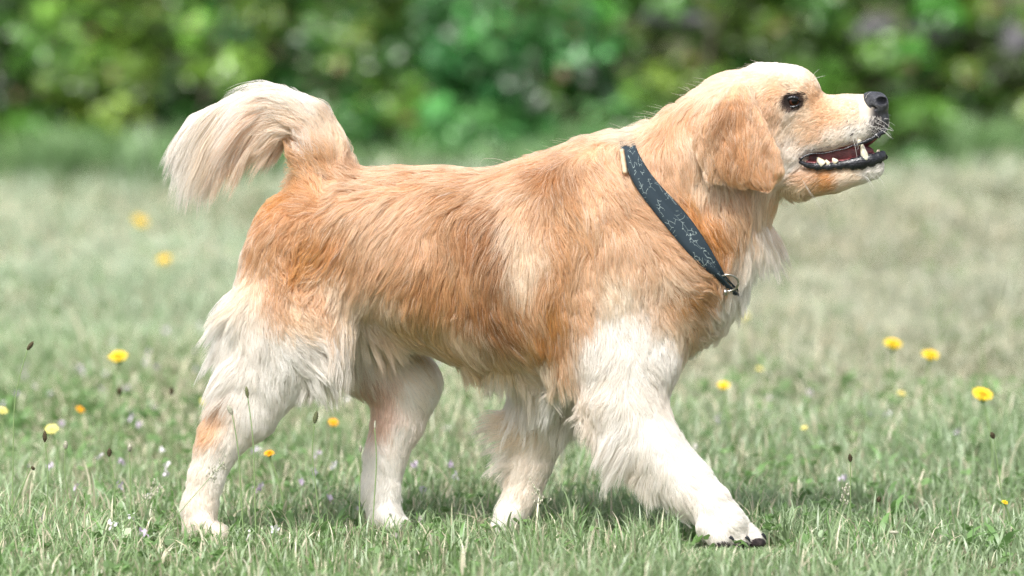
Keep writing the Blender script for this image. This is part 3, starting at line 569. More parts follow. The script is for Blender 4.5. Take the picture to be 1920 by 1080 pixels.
for sgn in (-1, 1):
    ec = at(1486, 190, yc(1486)+sgn*.0385)
    V, F = uvball(ec, .0112)
    o = mesh_obj('eye', V*np.array([1, 1 if sgn < 0 else -1, 1]), F if sgn < 0 else F[:, ::-1], m_eye); o.location = ec; o.parent = dog
    o.matrix_parent_inverse = parent_world(dog).inverted()
    ys = sgn*.0385
    def lid(pts, r, name='eyelid'):
        P = []
        for px, py in pts:
            a = at(px, py, yc(1486)+ys); dx, dz = a[0]-ec[0], a[2]-ec[2]
            q = math.sqrt(max(.0116**2-min(dx*dx+dz*dz, .0116**2*.98), 1e-9)); P.append(np.array([a[0], ec[1]+sgn*q, a[2]]))
        Pp = spline(P, 24); v, f = tube(Pp, np.interp(np.linspace(0, 1, 24), [0, .2, .5, .8, 1], [.4, 1, 1.1, 1, .4])*r, 8)
        mesh_obj(name, v, f, m_black, dog)
    lid(((1471, 196), (1475, 187), (1483, 182.5), (1493, 183.5), (1502, 191)), .0026)
    lid(((1471, 196), (1479, 199.5), (1488, 200), (1496, 197), (1502, 191)), .0020)

# whiskers and stray guard hairs
def strands(name, items, col, r, mat):
    P = np.array([spline(p, 9) for p in items]); rad = np.full((len(P), 9), r)*np.linspace(1, .25, 9)[None]
    return hair_obj(name, P, rad, np.array(col)*np.ones((len(P), 3)), mat, dog)
wh = []
for i in range(46):
    sgn = -1 if i % 2 else 1
    px, py = RNG.uniform(1585, 1655), RNG.uniform(225, 262)
    if i < 14: px, py = RNG.uniform(1640, 1660), RNG.uniform(215, 248)
    if i > 36: px, py = RNG.uniform(1610, 1650), RNG.uniform(322, 334)
    a = hit(px, py); 
    if sgn > 0: a = a.copy(); a[1] = 2*yc(px)-a[1]
    fwd = (px-1575)/80
    d = np.array([fwd*1.0-.15, sgn*RNG.uniform(.25, .8), -RNG.uniform(.0, .9)+(.25 if i < 14 else 0)])
    if i > 36: d = np.array([.5, sgn*.3, -RNG.uniform(.1, .8)])
    d /= np.linalg.norm(d); l = RNG.uniform(14, 42)*PX
    wh.append([a, a+d*l*.5, a+d*l+np.array([0, 0, -.15*l])])
for px, py, dx, dy, l in ((1536, 140, .35, -.9, 27), (1533, 143, .8, -.5, 25), (1625, 172, .3, -.95, 20), (1500, 330, .5, .8, 60), (1508, 345, .5, .8, 55)):
    a = hit(px, py); d = np.array([dx, -.2, -dy]); d /= np.linalg.norm(d); wh.append([a, a+d*l*.5*PX, a+d*l*PX+np.array([.004, 0, -.002])])
strands('whiskers', wh, (.85, .83, .78), .00028, m_fur)
st = []
for i in range(150):
    px = RNG.choice([RNG.uniform(640, 1330), RNG.uniform(1380, 1530)], p=[.8, .2])
    # on the ridge of the back, the neck and the skull
    for Yt in np.linspace(0, 700, 1): pass
    top = BV[np.abs(bx-px) < 3]; r_ = top[top[:, 2].argmax()]
    a = r_+RNG.normal(size=3)*np.array([.002, .012, 0]); d = np.array([-1+.8*RNG.normal()*.6, RNG.normal()*.5, .12+.25*RNG.random()]); d /= np.linalg.norm(d)
    l = RNG.uniform(18, 40)*PX*(.45 if px > 1380 else 1)
    st.append([a, a+d*l*.55, a+d*l+np.array([-.15*l, 0, -.1*l*RNG.random()])])
a = hit(960, 300); st.append([a, a+np.array([-.02, 0, .012]), a+np.array([-.045, 0, .014]), a+np.array([-.052, 0, .004])])
strands('stray_hairs', st, (.84, .74, .6), .00022, m_fur)

# claws and pads of the leading paw
m_pad = noise_color(mat_new('paw_pad', rough=.75, spec=.2), (.018, .015, .016), (.05, .04, .04), 200, 3, bump=.8, bscale=900)
for tx, ty, tY in ((1354, 1026, -.118), (1388, 1027, -.108), (1420, 1022, -.088), (1402, 1020, -.062)):
    c = at(tx, ty, yc(tx)+tY); V, F = uvball(None, 1, 20, 14, (.0125, .010, .0085)); mesh_obj('paw_pad', V+c+np.array([0, 0, .003]), F, m_pad, dog)
c = at(1352, 1016, yc(1352)-.088); V, F = uvball(None, 1, 20, 14, (.018, .016, .011)); mesh_obj('paw_pad', V+c, F, m_pad, dog)
for tx, ty, tY in ((1374, 1014, -.123), (1404, 1014, -.110), (1434, 1009, -.084)):
    a = at(tx-6, ty-8, yc(tx)+tY); b_ = at(tx+3, ty+4, yc(tx)+tY-.001)
    v, f = tube(spline([a, a*.5+b_*.5+np.array([.001, 0, .001]), b_], 7), np.array([.0026, .0026, .0024, .002, .0016, .001, .0004]), 8); mesh_obj('claw', v, f, m_black, dog)

# ------------------------------------------------------------------ collar: folded printed cotton band, wooden tab, steel ring
ctr_px = (EDGE_L+EDGE_R)/2
def band_geo(wn0, wn1, lift, n=160):
    """ring round the neck; the middle line follows the band's centre line in the photo on both sides"""
    cl = spline(ctr_px, 60); hwid = np.interp(np.linspace(0, 1, 60), np.linspace(0, 1, 7), np.hypot(*(EDGE_R-EDGE_L).T)/2*np.array([.9, .9, .93, .95, .95, .95, .8]))
    near = []; 
    idx = np.linspace(0, 59, n//2).astype(int)
    tx_ = np.gradient(cl, axis=0); tx_ /= np.linalg.norm(tx_, axis=1)[:, None]; nx = np.stack([-tx_[:, 1], tx_[:, 0]], 1)*-1
    rows = []
    for s_ in np.linspace(-1, 1, 7):
        line = []
        for i in idx:
            p2 = cl[i]+nx[i]*hwid[i]*s_*1.0
            h = hit(p2[0], p2[1])
            line.append(h)
        rows.append(np.array(line))
    return np.array(rows)           # (7, n/2, 3) on the skin, near side
rows = band_geo(0, 0, 0)
def band_mesh(rows):
    nr, n, _ = rows.shape
    sm = rows.copy()
    for _ in range(10): sm[:, 1:-1] = .25*sm[:, :-2]+.5*sm[:, 1:-1]+.25*sm[:, 2:]
    for _ in range(2): sm[1:-1] = .25*sm[:-2]+.5*sm[1:-1]+.25*sm[2:]
    far = sm.copy()
    fx, _ = proj(far); far[..., 1] = 2*yc(fx)-far[..., 1]
    # close over the top and below: elliptical caps between the near and far ends
    def cap(a, b, out, m=14):
        L = []
        for t in np.linspace(0, 1, m+2)[1:-1]:
            p = a*(1-t)+b*t; p = p+out*math.sin(math.pi*t); L.append(p)
        return L
    ring = []
    for r in range(nr):
        a, b = sm[r, -1], far[r, -1]; bot = cap(a, b, np.array([.012, 0, -.026]))
        c, d = far[r, 0], sm[r, 0]; top = cap(c, d, np.array([-.012, 0, .024]))
        ring.append(np.concatenate([sm[r], bot, far[r, ::-1], top]))
    return np.array(ring)
ring = band_mesh(rows)
nr, nn, _ = ring.shape
def offset_ring(ring, prof):
    out = np.empty_like(ring)
    for r in range(nr):
        n = grad_at(ring[r]); s = sdf_at(ring[r]); _, qy = proj(ring[r]); kk = .12+.88*smooth01((qy-262)/40); d_ = prof[r]*kk-s; out[r] = ring[r]+n*d_[:, None]
    for _ in range(3):
        out = .25*np.roll(out, 1, 1)+.5*out+.25*np.roll(out, -1, 1)
    return out
outer = offset_ring(ring, np.array([.0105, .013, .0145, .0142, .0095, .0150, .0112]))
inner = offset_ring(ring, np.array([.008, .008, .008, .008, .008, .008, .008]))
V = np.concatenate([outer.reshape(-1, 3), inner.reshape(-1, 3)])
F = []; o2 = nr*nn
for r in range(nr-1):
    for j in range(nn):
        k = (j+1) % nn; F.append((r*nn+j, r*nn+k, (r+1)*nn+k, (r+1)*nn+j)); F.append((o2+r*nn+j, o2+(r+1)*nn+j, o2+(r+1)*nn+k, o2+r*nn+k))
for j in range(nn):
    k = (j+1) % nn; F.append((j, o2+j, o2+k, k)); q = (nr-1)*nn; F.append((q+j, q+k, o2+q+k, o2+q+j))
uv = np.array([(j/nn*26, r/(nr-1)*2) for _ in range(2) for r in range(nr) for j in range(nn)])
m_band = mat_new('printed_cotton', rough=.8, spec=.2); nt = m_band.node_tree; b = nt.nodes['Principled BSDF']
uvn = nt.nodes.new('ShaderNodeUVMap'); uvn.uv_map = 'uv'
nz = nt.nodes.new('ShaderNodeTexNoise'); nz.inputs['Scale'].default_value = .8; nz.inputs['Detail'].default_value = 1
nt.links.new(uvn.outputs[0], nz.inputs['Vector'])
vmx = nt.nodes.new('ShaderNodeMixRGB'); vmx.inputs[0].default_value = .55; nt.links.new(uvn.outputs[0], vmx.inputs[1]); nt.links.new(nz.outputs['Color'], vmx.inputs[2])
vo = nt.nodes.new('ShaderNodeTexVoronoi'); vo.feature = 'DISTANCE_TO_EDGE'; vo.inputs['Scale'].default_value = 5.0; nt.links.new(vmx.outputs[0], vo.inputs['Vector'])
lt = nt.nodes.new('ShaderNodeMath'); lt.operation = 'LESS_THAN'; lt.inputs[1].default_value = .028; nt.links.new(vo.outputs['Distance'], lt.inputs[0])
n2 = nt.nodes.new('ShaderNodeTexNoise'); n2.inputs['Scale'].default_value = 1.3; nt.links.new(uvn.outputs[0], n2.inputs['Vector'])
gt = nt.nodes.new('ShaderNodeMath'); gt.operation = 'GREATER_THAN'; gt.inputs[1].default_value = .52; nt.links.new(n2.outputs[0], gt.inputs[0])
mu = nt.nodes.new('ShaderNodeMath'); mu.operation = 'MULTIPLY'; nt.links.new(lt.outputs[0], mu.inputs[0]); nt.links.new(gt.outputs[0], mu.inputs[1])
cm = nt.nodes.new('ShaderNodeMixRGB'); cm.inputs[1].default_value = (.026, .040, .052, 1); cm.inputs[2].default_value = (.22, .27, .27, 1); nt.links.new(mu.outputs[0], cm.inputs[0])
nt.links.new(cm.outputs[0], b.inputs['Base Color'])
collar = mesh_obj('bandana_collar', V, np.array(F), m_band, dog, uv=uv)
tag(collar, 'folded dark blue cotton band with a fine white printed pattern')
# wooden tab near the nape
m_wood = noise_color(mat_new('pale_leather', rough=.6), (.50, .34, .20), (.68, .52, .36), 120, 3, bump=.3)
a, b_ = hit(1166, 290), hit(1173, 335); n0 = grad_at(np.array([a]))[0]; a = a+n0*.013; b_ = b_+n0*.013
v, f = tube(spline([a, a*.5+b_*.5+n0*.001, b_], 9), [.0042]*9, 4, .45); mesh_obj('collar_tab', v, f, m_wood, collar, smooth=False)
m_steel = mat_new('steel', (.45, .43, .38), .28); m_steel.node_tree.nodes['Principled BSDF'].inputs['Metallic'].default_value = 1
rc = at(1364, 530, yc(1366)-.055); th = np.linspace(0, 2*math.pi, 40)
rc = np.array([rc[0], hit(1358, 526)[1]-.014, rc[2]])
rp = np.stack([rc[0]+.0155*np.cos(th), rc[1]-.006*np.sin(th), rc[2]+.0125*np.sin(th)], 1); v, f = tube(rp, np.full(40, .0016), 8); mesh_obj('collar_ring', v, f, m_steel, collar)
v, f = tube([rc+np.array([-.003, -.001, -.010]), rc+np.array([-.004, -.001, -.018])], [.0034, .0028], 8); mesh_obj('ring_clasp', v, f, m_steel, collar)
#@@SET
# ------------------------------------------------------------------ ground
m_soil = noise_color(mat_new('soil', rough=.95, spec=.1), (.05, .065, .025), (.16, .15, .09), 3.0, 6, bump=.6, bscale=60)
gx = np.linspace(-60, 60, 121); gy = np.linspace(-20, 100, 121)
# finer near the dog
gx = np.unique(np.concatenate([np.linspace(-60, -6, 20), np.linspace(-6, 6, 121), np.linspace(6, 60, 20)])); gy = np.unique(np.concatenate([np.linspace(-20, -2, 10), np.linspace(-2, 16, 150), np.linspace(16, 100, 20)]))
def gz(x, y):
    x = np.asarray(x, float); y = np.asarray(y, float)
    k = smooth01((np.abs(y)-.7)/1.5+np.maximum(np.abs(x)-1, 0))
    return k*(.020*np.sin(x*1.3+y*.7)+.014*np.sin(x*3.1-y*1.9+1)+.008*np.sin(x*5.7+y*4.3))-.004+smooth01((y-10.3)/3)*.06
X, Y = np.meshgrid(gx, gy, indexing='ij'); V = np.stack([X, Y, gz(X, Y)], -1).reshape(-1, 3)
n1, n2_ = len(gx), len(gy); I = np.arange(n1*n2_).reshape(n1, n2_)
F = np.stack([I[:-1, :-1], I[1:, :-1], I[1:, 1:], I[:-1, 1:]], -1).reshape(-1, 4)
tag(mesh_obj('ground', V, F, m_soil), kind='structure')

# ------------------------------------------------------------------ grass and ground cover (stuff)
m_grass = leaf_mat('grass_blade', .45, .45)
def patch(x, y, s, seed):
    r = np.random.default_rng(seed); o = 0
    for _ in range(6):
        a = r.random()*6.3; k = s*(.5+r.random()); o = o+np.sin((x*math.cos(a)*1.0+y*math.sin(a)*.45)*k+r.random()*6.3)
    return o/2.5
def blades(x, y, h, wd, cols, bend, nseg=4, name='grass', azi=None):
    n = len(x); az = RNG.random(n)*2*math.pi if azi is None else azi
    d = np.stack([np.cos(az), np.sin(az), 0*az], 1)
    fa = az+RNG.normal(size=n)*.5+math.pi/2; s = np.stack([np.cos(fa), np.sin(fa), 0*fa], 1)
    z0 = gz(x, y); base = np.stack([x, y, z0-.004], 1); V = []
    for j in range(nseg+1):
        t = j/nseg
        c = base+d*(bend*h*t**1.8)[:, None]; c[:, 2] += h*np.sin(np.minimum(t*(1.0+bend*.75), 1.9))/np.maximum(1, .8+bend*.5)
        wj = wd*(1-t**1.6)*(.7+.6*t if t < .5 else 1)
        if j < nseg: V += [c-s*wj[:, None]*.5, c+s*wj[:, None]*.5]
        else: V += [c]
    V = np.stack(V, 1); m = V.shape[1]; I = (np.arange(n)*m)[:, None]
    q = np.concatenate([I+np.array([[2*j, 2*j+1, 2*j+3, 2*j+2]]) for j in range(nseg-1)]); t3 = I+np.array([[2*nseg-2, 2*nseg-1, 2*nseg]])
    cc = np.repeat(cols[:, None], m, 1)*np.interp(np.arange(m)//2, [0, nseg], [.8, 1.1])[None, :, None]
    return V.reshape(-1, 3), [q, t3], cc.reshape(-1, 3)
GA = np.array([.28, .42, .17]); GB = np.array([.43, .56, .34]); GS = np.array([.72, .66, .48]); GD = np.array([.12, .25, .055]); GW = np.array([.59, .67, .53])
def grass_cols(x, y, straw=.22):
    n = len(x); a = np.clip(.5+.28*patch(x, y, 4, 11)+.2*RNG.normal(size=n), 0, 1)[:, None]
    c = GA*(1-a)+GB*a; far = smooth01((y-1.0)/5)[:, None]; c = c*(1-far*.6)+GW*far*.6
    g = np.clip(.5+.35*patch(x, y, 1.6, 17), 0, 1); c = c*(.80+.34*g)[:, None]; br = np.clip(patch(x*1.0, y*.5, 1.3, 77)-.25, 0, 1)*smooth01((y-1)/2); c = c+(np.array([.60, .53, .44])-c)*(br*.45)[:, None]
    st = RNG.random(n) < straw*(.5+.9*np.clip(.5+.5*patch(x, y, 2.2, 5), 0, 1.4)); c[st] = GS*(.75+.5*RNG.random((st.sum(), 1)))
    dk = RNG.random(n) < .10; c[dk] = GD*(.8+.6*RNG.random((dk.sum(), 1)))
    return np.clip(c*(.85+.3*RNG.random((n, 1))), 0, .85)
def scatter(n, y0, y1, m=.30, wide=True):
    """more or less even on the ground inside the wedge the lens could see, with a margin"""
    y = RNG.uniform(y0, y1, n); hw = (y-CAMY)*.09*(1+m)+.12; hwm = (y1-CAMY)*.09*(1+m)+.12
    k = RNG.random(n) < hw/hwm; y = y[k]; hw = hw[k]; x = RNG.uniform(-1, 1, len(y))*hw
    if wide:      # the meadow goes on to both sides, a little thinner
        y2 = RNG.uniform(y0, y1, n//2); x2 = RNG.uniform(1, 1, n//2)*((y2-CAMY)*.09*(1+m)+.12)+RNG.random(n//2)*1.9; x2 *= RNG.choice([-1, 1], n//2)
        x = np.concatenate([x, x2]); y = np.concatenate([y, y2])
    return x, y
LP = at(1385, 1030, yc(1385)-.09)      # the leading paw has just pressed the grass down
def grass_layer(n, y0, y1, h0, h1, w0, bend, straw=.22, clump=0, tone=None):
    x, y = scatter(n, y0, y1)
    if clump:
        cxy = RNG.integers(0, len(x), clump); j = RNG.integers(0, clump, len(x)); r = np.abs(RNG.normal(size=len(x)))*.035
        a = RNG.random(len(x))*6.3; x = x[cxy][j]+r*np.cos(a); y = y[cxy][j]+r*np.sin(a)*1.3
    n = len(x); pk = np.clip(.75+.3*patch(x, y, 6, 23), .35, 1.4)
    h = RNG.uniform(h0, h1, n)*pk; far = 1+.12*np.maximum(y, 0)
    cap = np.where((np.abs(x-LP[0]+.01) < .075) & (y < LP[1]+.06), .016+.13*np.maximum(LP[1]-.03-y, 0), 1); h = np.minimum(h, cap)
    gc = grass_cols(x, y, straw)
    if tone is not None: gc = gc*.3+np.array(tone)*RNG.uniform(.6, 1.5, (n, 1))*.8
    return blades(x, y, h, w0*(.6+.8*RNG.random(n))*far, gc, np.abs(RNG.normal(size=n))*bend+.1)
def multi(name, layers, mat):
    V = []; F4 = []; F3 = []; C = []; o = 0
    for v, (q, t), c in layers: V.append(v); F4.append(q+o); F3.append(t+o); C.append(c); o += len(v)
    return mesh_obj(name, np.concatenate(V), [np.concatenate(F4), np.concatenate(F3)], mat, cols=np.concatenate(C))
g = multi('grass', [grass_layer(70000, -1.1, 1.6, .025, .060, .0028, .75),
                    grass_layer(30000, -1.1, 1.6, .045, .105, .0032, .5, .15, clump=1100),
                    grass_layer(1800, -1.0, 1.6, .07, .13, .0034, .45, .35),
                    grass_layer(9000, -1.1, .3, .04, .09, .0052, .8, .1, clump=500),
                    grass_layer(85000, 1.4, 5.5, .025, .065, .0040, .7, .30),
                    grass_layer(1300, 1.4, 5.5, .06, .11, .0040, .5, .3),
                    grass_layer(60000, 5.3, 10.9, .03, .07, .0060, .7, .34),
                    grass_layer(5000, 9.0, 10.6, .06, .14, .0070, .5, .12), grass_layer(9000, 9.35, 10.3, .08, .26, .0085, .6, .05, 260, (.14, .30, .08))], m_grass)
tag(g, 'short pale green meadow grass with straw blades', 'grass', kind='stuff')
# clover leaves low between the blades
def discs(x, y, z, r, cols, k=6, tilt=.5):
    n = len(x); a = np.arange(k)/k*2*math.pi; t1 = RNG.normal(size=(n, 2))*tilt
    loc = np.stack([np.cos(a), np.sin(a)], 1)[None]*r[:, None, None]
    zz = (loc*t1[:, None]).sum(2); V = np.stack([x[:, None]+loc[..., 0], y[:, None]+loc[..., 1], z[:, None]+zz], -1)
    return V.reshape(-1, 3), np.arange(n*k).reshape(n, k), np.repeat(cols, k, 0)
x, y = scatter(2600, -1.1, 2.4); j = np.repeat(np.arange(len(x)), 3); a = RNG.random(len(j))*6.3
xx = x[j]+.006*np.cos(a); yy = y[j]+.006*np.sin(a); n = len(xx)
v, f, c = discs(xx, yy, gz(xx, yy)+RNG.uniform(.008, .034, len(x))[j], RNG.uniform(.004, .008, n), np.array([.17, .30, .10])*RNG.uniform(.7, 1.4, (n, 1)))
tag(mesh_obj('clover_leaves', v, f, m_grass, cols=c, smooth=False), 'low clover leaves between the grass blades', 'clover', kind='stuff')
# broad weed leaves in loose rosettes
rx_, ry_ = scatter(150, -1.0, 2.6); j = np.repeat(np.arange(len(rx_)), 6); n = len(j); az = (np.arange(n) % 6)*1.05+RNG.normal(size=n)*.25
v, f, c = blades(rx_[j]+.004*np.cos(az), ry_[j]+.004*np.sin(az), RNG.uniform(.035, .065, n), RNG.uniform(.010, .017, n), np.array([.17, .32, .10])*RNG.uniform(.75, 1.35, (n, 1)), RNG.uniform(.7, 1.3, n), 5, azi=az)
tag(mesh_obj('weed_leaves', v, f, m_grass, cols=c), 'broad low weed leaves in loose rosettes', 'weeds', kind='stuff')
# tiny pale lilac blossoms
m_petal = leaf_mat('petal', .35, .6)
def blossoms(x, y):
    n0 = len(x); k = 7; j = np.repeat(np.arange(n0), k); a = RNG.random(n0*k)*6.3; rr = .006*np.sqrt(RNG.random(n0*k)); h = RNG.uniform(.03, .06, n0)[j]+RNG.normal(size=n0*k)*.003
    pal = np.array([(.70, .62, .74), (.80, .77, .80), (.60, .50, .64), (.78, .74, .70)])[RNG.integers(0, 4, n0)][j]
    return discs(x[j]+rr*np.cos(a), y[j]+rr*np.sin(a), gz(x[j], y[j])+h, np.full(n0*k, .0024), pal*RNG.uniform(.8, 1.1, (n0*k, 1)), 5, 1.0)
x1, y1 = scatter(300, -.3, 3.2); k = (x1 < -.1) | (RNG.random(len(x1)) < .35); k &= patch(x1, y1, 3, 31) > -.1; x1, y1 = x1[k], y1[k]
v, f, c = blossoms(x1, y1); tag(mesh_obj('clover_blossoms', v, f, m_petal, cols=c, smooth=False), 'tiny pale lilac blossoms low in the grass', 'blossoms', kind='stuff')

# ------------------------------------------------------------------ yellow flowers
m_stem = mat_new('stem', (.22, .32, .13), .6); m_yel = mat_new('yellow_petals', rough=.6, attr='tint', spec=.2); m_bract = mat_new('green_bracts', (.14, .24, .08), .6)
def flower_head(r, tone):
    V = []; F = []; C = []
    n = 46
    for ring, (cnt, rad, zz) in enumerate(((20, 1, .10), (16, .78, .24), (12, .5, .36), (7, .25, .42))):
        for i in range(cnt):
            a = 2*math.pi*(i+.5*(ring % 2))/cnt+random.uniform(-.08, .08); L = r*rad*random.uniform(.9, 1.06); w_ = r*.17
            ca, sa = math.cos(a), math.sin(a); b0 = len(V)
            for t, ww, z in ((.05, .4, -.05), (.55, 1, zz*.8), (.95, .85, zz), (1.0, .3, zz-.03)):
                for s in (-1, 1): V.append((ca*L*t-sa*s*w_*ww*.5, sa*L*t+ca*s*w_*ww*.5, r*z)); C.append(np.array(tone)*random.uniform(.85, 1.1)*(1, .86 if ring > 1 else 1, 1))
            F += [(b0, b0+1, b0+3, b0+2), (b0+2, b0+3, b0+5, b0+4), (b0+4, b0+5, b0+7, b0+6)]
    return np.array(V), np.array(F), np.clip(np.array(C), 0, 1)
def head_rot(V, tilt, az):
    c, s = math.cos(tilt), math.sin(tilt); R1 = np.array([[c, 0, s], [0, 1, 0], [-s, 0, c]]); c, s = math.cos(az), math.sin(az); R2 = np.array([[c, -s, 0], [s, c, 0], [0, 0, 1]])
    return V@R1.T@R2.T
Yl = (.86, .62, .03); Yo = (.88, .46, .02); Yp = (.85, .78, .25)
FL = [  # px, py, head height, radius, tone, label
 (263, 415, .13, .021, Yl, 'large yellow flower standing below the drooping tail tip, farthest back of all'),
 (308, 487, .12, .018, Yl, 'yellow flower just left of the ragged haunch, below the larger one under the tail'),
 (222, 669, .16, .0175, Yl, 'tall yellow flower on a long leaning stem left of the dog\'s white haunch'),
 (505, 850, .10, .0085, Yo, 'small orange-yellow flower in focus between the two hind legs'),
 (625, 792, .08, .009, Yo, 'blurred small orange flower right behind the dark seed head between the hind legs'),
 (97, 805, .09, .0115, Yp, 'pale lemon flower low in the grass beside a dark seed head at the left'),
 (150, 768, .08, .008, Yo, 'faint little orange flower behind the two pale seed heads at the left'),
 (383, 755, .08, .009, Yp, 'small lemon flower touching the back edge of the near hock'),
 (1357, 723, .10, .012, Yl, 'yellow flower close in front of the near foreleg, below the chest'),
 (1674, 645, .15, .018, Yl, 'yellow flower of the close pair in front of the chest, the higher one'),
 (1744, 666, .14, .017, Yl, 'yellow flower of the close pair in front of the chest, the slightly lower one'),
 (1842, 740, .14, .0185, Yl, 'broad yellow flower nearest the right edge, standing alone'),
 (1398, 594, .09, .009, Yp, 'faint pale yellow flower just right of the dog\'s chest fur'),
 (1424, 692, .08, .008, Yp, 'tiny faint yellow flower above and right of the one by the foreleg'),
 (1508, 802, .06, .006, Yp, 'tiny pale yellow flower low in the grass beyond the leading paw'),
 (1690, 738, .08, .0085, Yp, 'small dim yellow flower beneath the close pair of yellow flowers'),
 (1884, 942, .05, .0055, Yl, 'very small yellow flower in the grass near the lower right corner'),
 (4, 770, .12, .010, Yp, 'lemon flower cut by the left edge on a curved stem')]
def stem_obj(a, b_, r, parent, lean=(0, 0, 0), mat=None, name='stem'):
    m = (a+b_)/2+np.array(lean); P = spline([a, m, b_], 12); v, f = tube(P, np.full(12, r), 6); return mesh_obj(name, v, f, mat or m_stem, parent)
for px, py, z, r, tone, lab in FL:
    h = at_z(px, py, z); base = np.array([h[0]+random.uniform(-.01, .03), h[1]+random.uniform(-.02, .02), float(gz(h[0], h[1]))-.003])
    t = empty('yellow_flower', tuple(base)); tag(t, lab, 'flower', 'yellow flowers in the meadow')
    stem_obj(base, h-np.array([0, 0, r*.3]), .0016, t, (random.uniform(-.012, .012), 0, 0))
    V, F, C = flower_head(r, tone); V = head_rot(V, random.uniform(.35, .75), -math.pi/2+random.uniform(-.9, .9))
    mesh_obj('petals', V+h, F, m_yel, t, cols=C, smooth=False)
    V, F = uvball(None, 1, 12, 8, (r*.42, r*.42, r*.42)); mesh_obj('bracts', V+h-np.array([0, 0, r*.30]), F, m_bract, t)

# ------------------------------------------------------------------ plantain and grass seed heads
m_sd = noise_color(mat_new('seed_dark', rough=.8, spec=.2), (.05, .04, .025), (.16, .13, .07), 900, 3, bump=.8, bscale=1500)
m_sl = noise_color(mat_new('seed_light', rough=.8, spec=.2), (.42, .42, .30), (.66, .64, .52), 900, 3, bump=.8, bscale=1500)
m_sg = noise_color(mat_new('seed_green', rough=.8, spec=.2), (.12, .15, .07), (.24, .25, .13), 900, 3, bump=.8, bscale=1500)
def seedhead(px, py, Y, ln, wd, dx, dz, mat, bx_, lean, lab, grp='plantain seed heads in the grass'):
    h = at(px, py, Y); base = np.array([at(bx_, 900, Y)[0], Y+.01, float(gz(h[0], Y))-.003])
    t = empty('seed_head_stalk', tuple(base)); tag(t, lab, 'seed head', grp)
    ax = np.array([dx, 0, dz])/math.hypot(dx, dz)
    a = h-ax*ln*PX*.5; b_ = h+ax*ln*PX*.5
    P = spline([base, base*.6+a*.4+np.array([lean*.6, 0, 0]), base*.25+a*.75+np.array([lean, 0, 0]), a], 22)
    v, f = tube(P, np.linspace(.0011, .0007, 22), 6); mesh_obj('stem', v, f, m_stem, t)
    n = 26; tt = np.linspace(0, 1, n); prof = np.sin(np.clip(tt*1.02+.02, 0, 1)*math.pi)**.55*(1+.16*np.sin(np.arange(n)*2.4))*wd*PX*.5
    v, f = tube(a+(b_-a)*tt[:, None], np.maximum(prof, .0003), 10)
    th = np.arctan2(v[:, 1], v[:, 0]); v = v+RNG.normal(size=v.shape)*wd*PX*.045; mesh_obj('seed_head', v, f, mat, t)
SH = [(57, 648, -.05, 20, 8, .6, .8, m_sd, 20, -.012, 'tall thin stalk at the left edge, its dark head tipped to the right'),
 (84, 818, -.12, 22, 8, .0, 1, m_sd, 84, .004, 'upright stalk with a slim near-black head, left of two pale ones'),
 (205, 848, -.02, 16, 9, .05, 1, m_sd, 218, .004, 'short stalk with a stubby dark head between two pale round heads'),
 (243, 839, 0, 16, 9, .0, 1, m_sl, 246, .0, 'short stalk with a pale round head nearest the dog\'s rear foot'),
 (123, 834, 0, 16, 9, .05, 1, m_sl, 138, -.004, 'short stalk with a pale head just right of the slim near-black one'),
 (224, 733, .9, 18, 11, .0, 1, m_sd, 226, .0, 'blurred dark head farther back, under the tall yellow flower'),
 (322, 733, 1.0, 18, 11, .1, 1, m_sd, 320, .0, 'blurred dark head farther back, close to the white haunch'),
 (463, 735, -.22, 22, 7, -.15, 1, m_sg, 480, .004, 'tall stalk with a narrow brown-green head against the near hind leg'),
 (431, 768, -.22, 20, 9, -.45, .9, m_sl, 458, .004, 'leaning stalk with a whitish head in front of the near hock'),
 (592, 782, -.05, 24, 9, .2, 1, m_sg, 604, -.006, 'stalk with a dark green upright head between the hind legs'),
 (676, 841, -.02, 14, 6, .0, 1, m_sl, 672, .0, 'thin stalk with a tiny pale head just left of the far hind foot'),
 (703, 796, -.20, 16, 4, .05, 1, m_sl, 694, .004, 'very tall thin stem with a slender tip crossing the far hind leg'),
 (1594, 858, -.1, 15, 8, -.1, 1, m_sd, 1596, .0, 'stalk with a small brown head right of the leading paw'),
 (1861, 816, .1, 14, 9, -.4, .9, m_sd, 1890, .0, 'bent stalk with a small brown head near the right edge'),
 (1648, 936, -.25, 11, 8, .2, 1, m_sd, 1652, .0, 'short stalk with a tiny round dark bud low in the grass'),
 (1676, 998, -.42, 18, 6, -1, .08, m_sl, 1740, .02, 'arched stem bent sideways with a pale bud in the lower right grass'),
 (62, 878, -.2, 9, 6, .5, -.5, m_sd, -20, .0, 'arched stem coming in from the left edge with a small brown bud'),
 (1842, 616, 1.6, 12, 9, 0, 1, m_sl, 1845, .0, 'blurred pinkish pale head far back above the lone yellow flower')]
for a in SH: seedhead(*a)
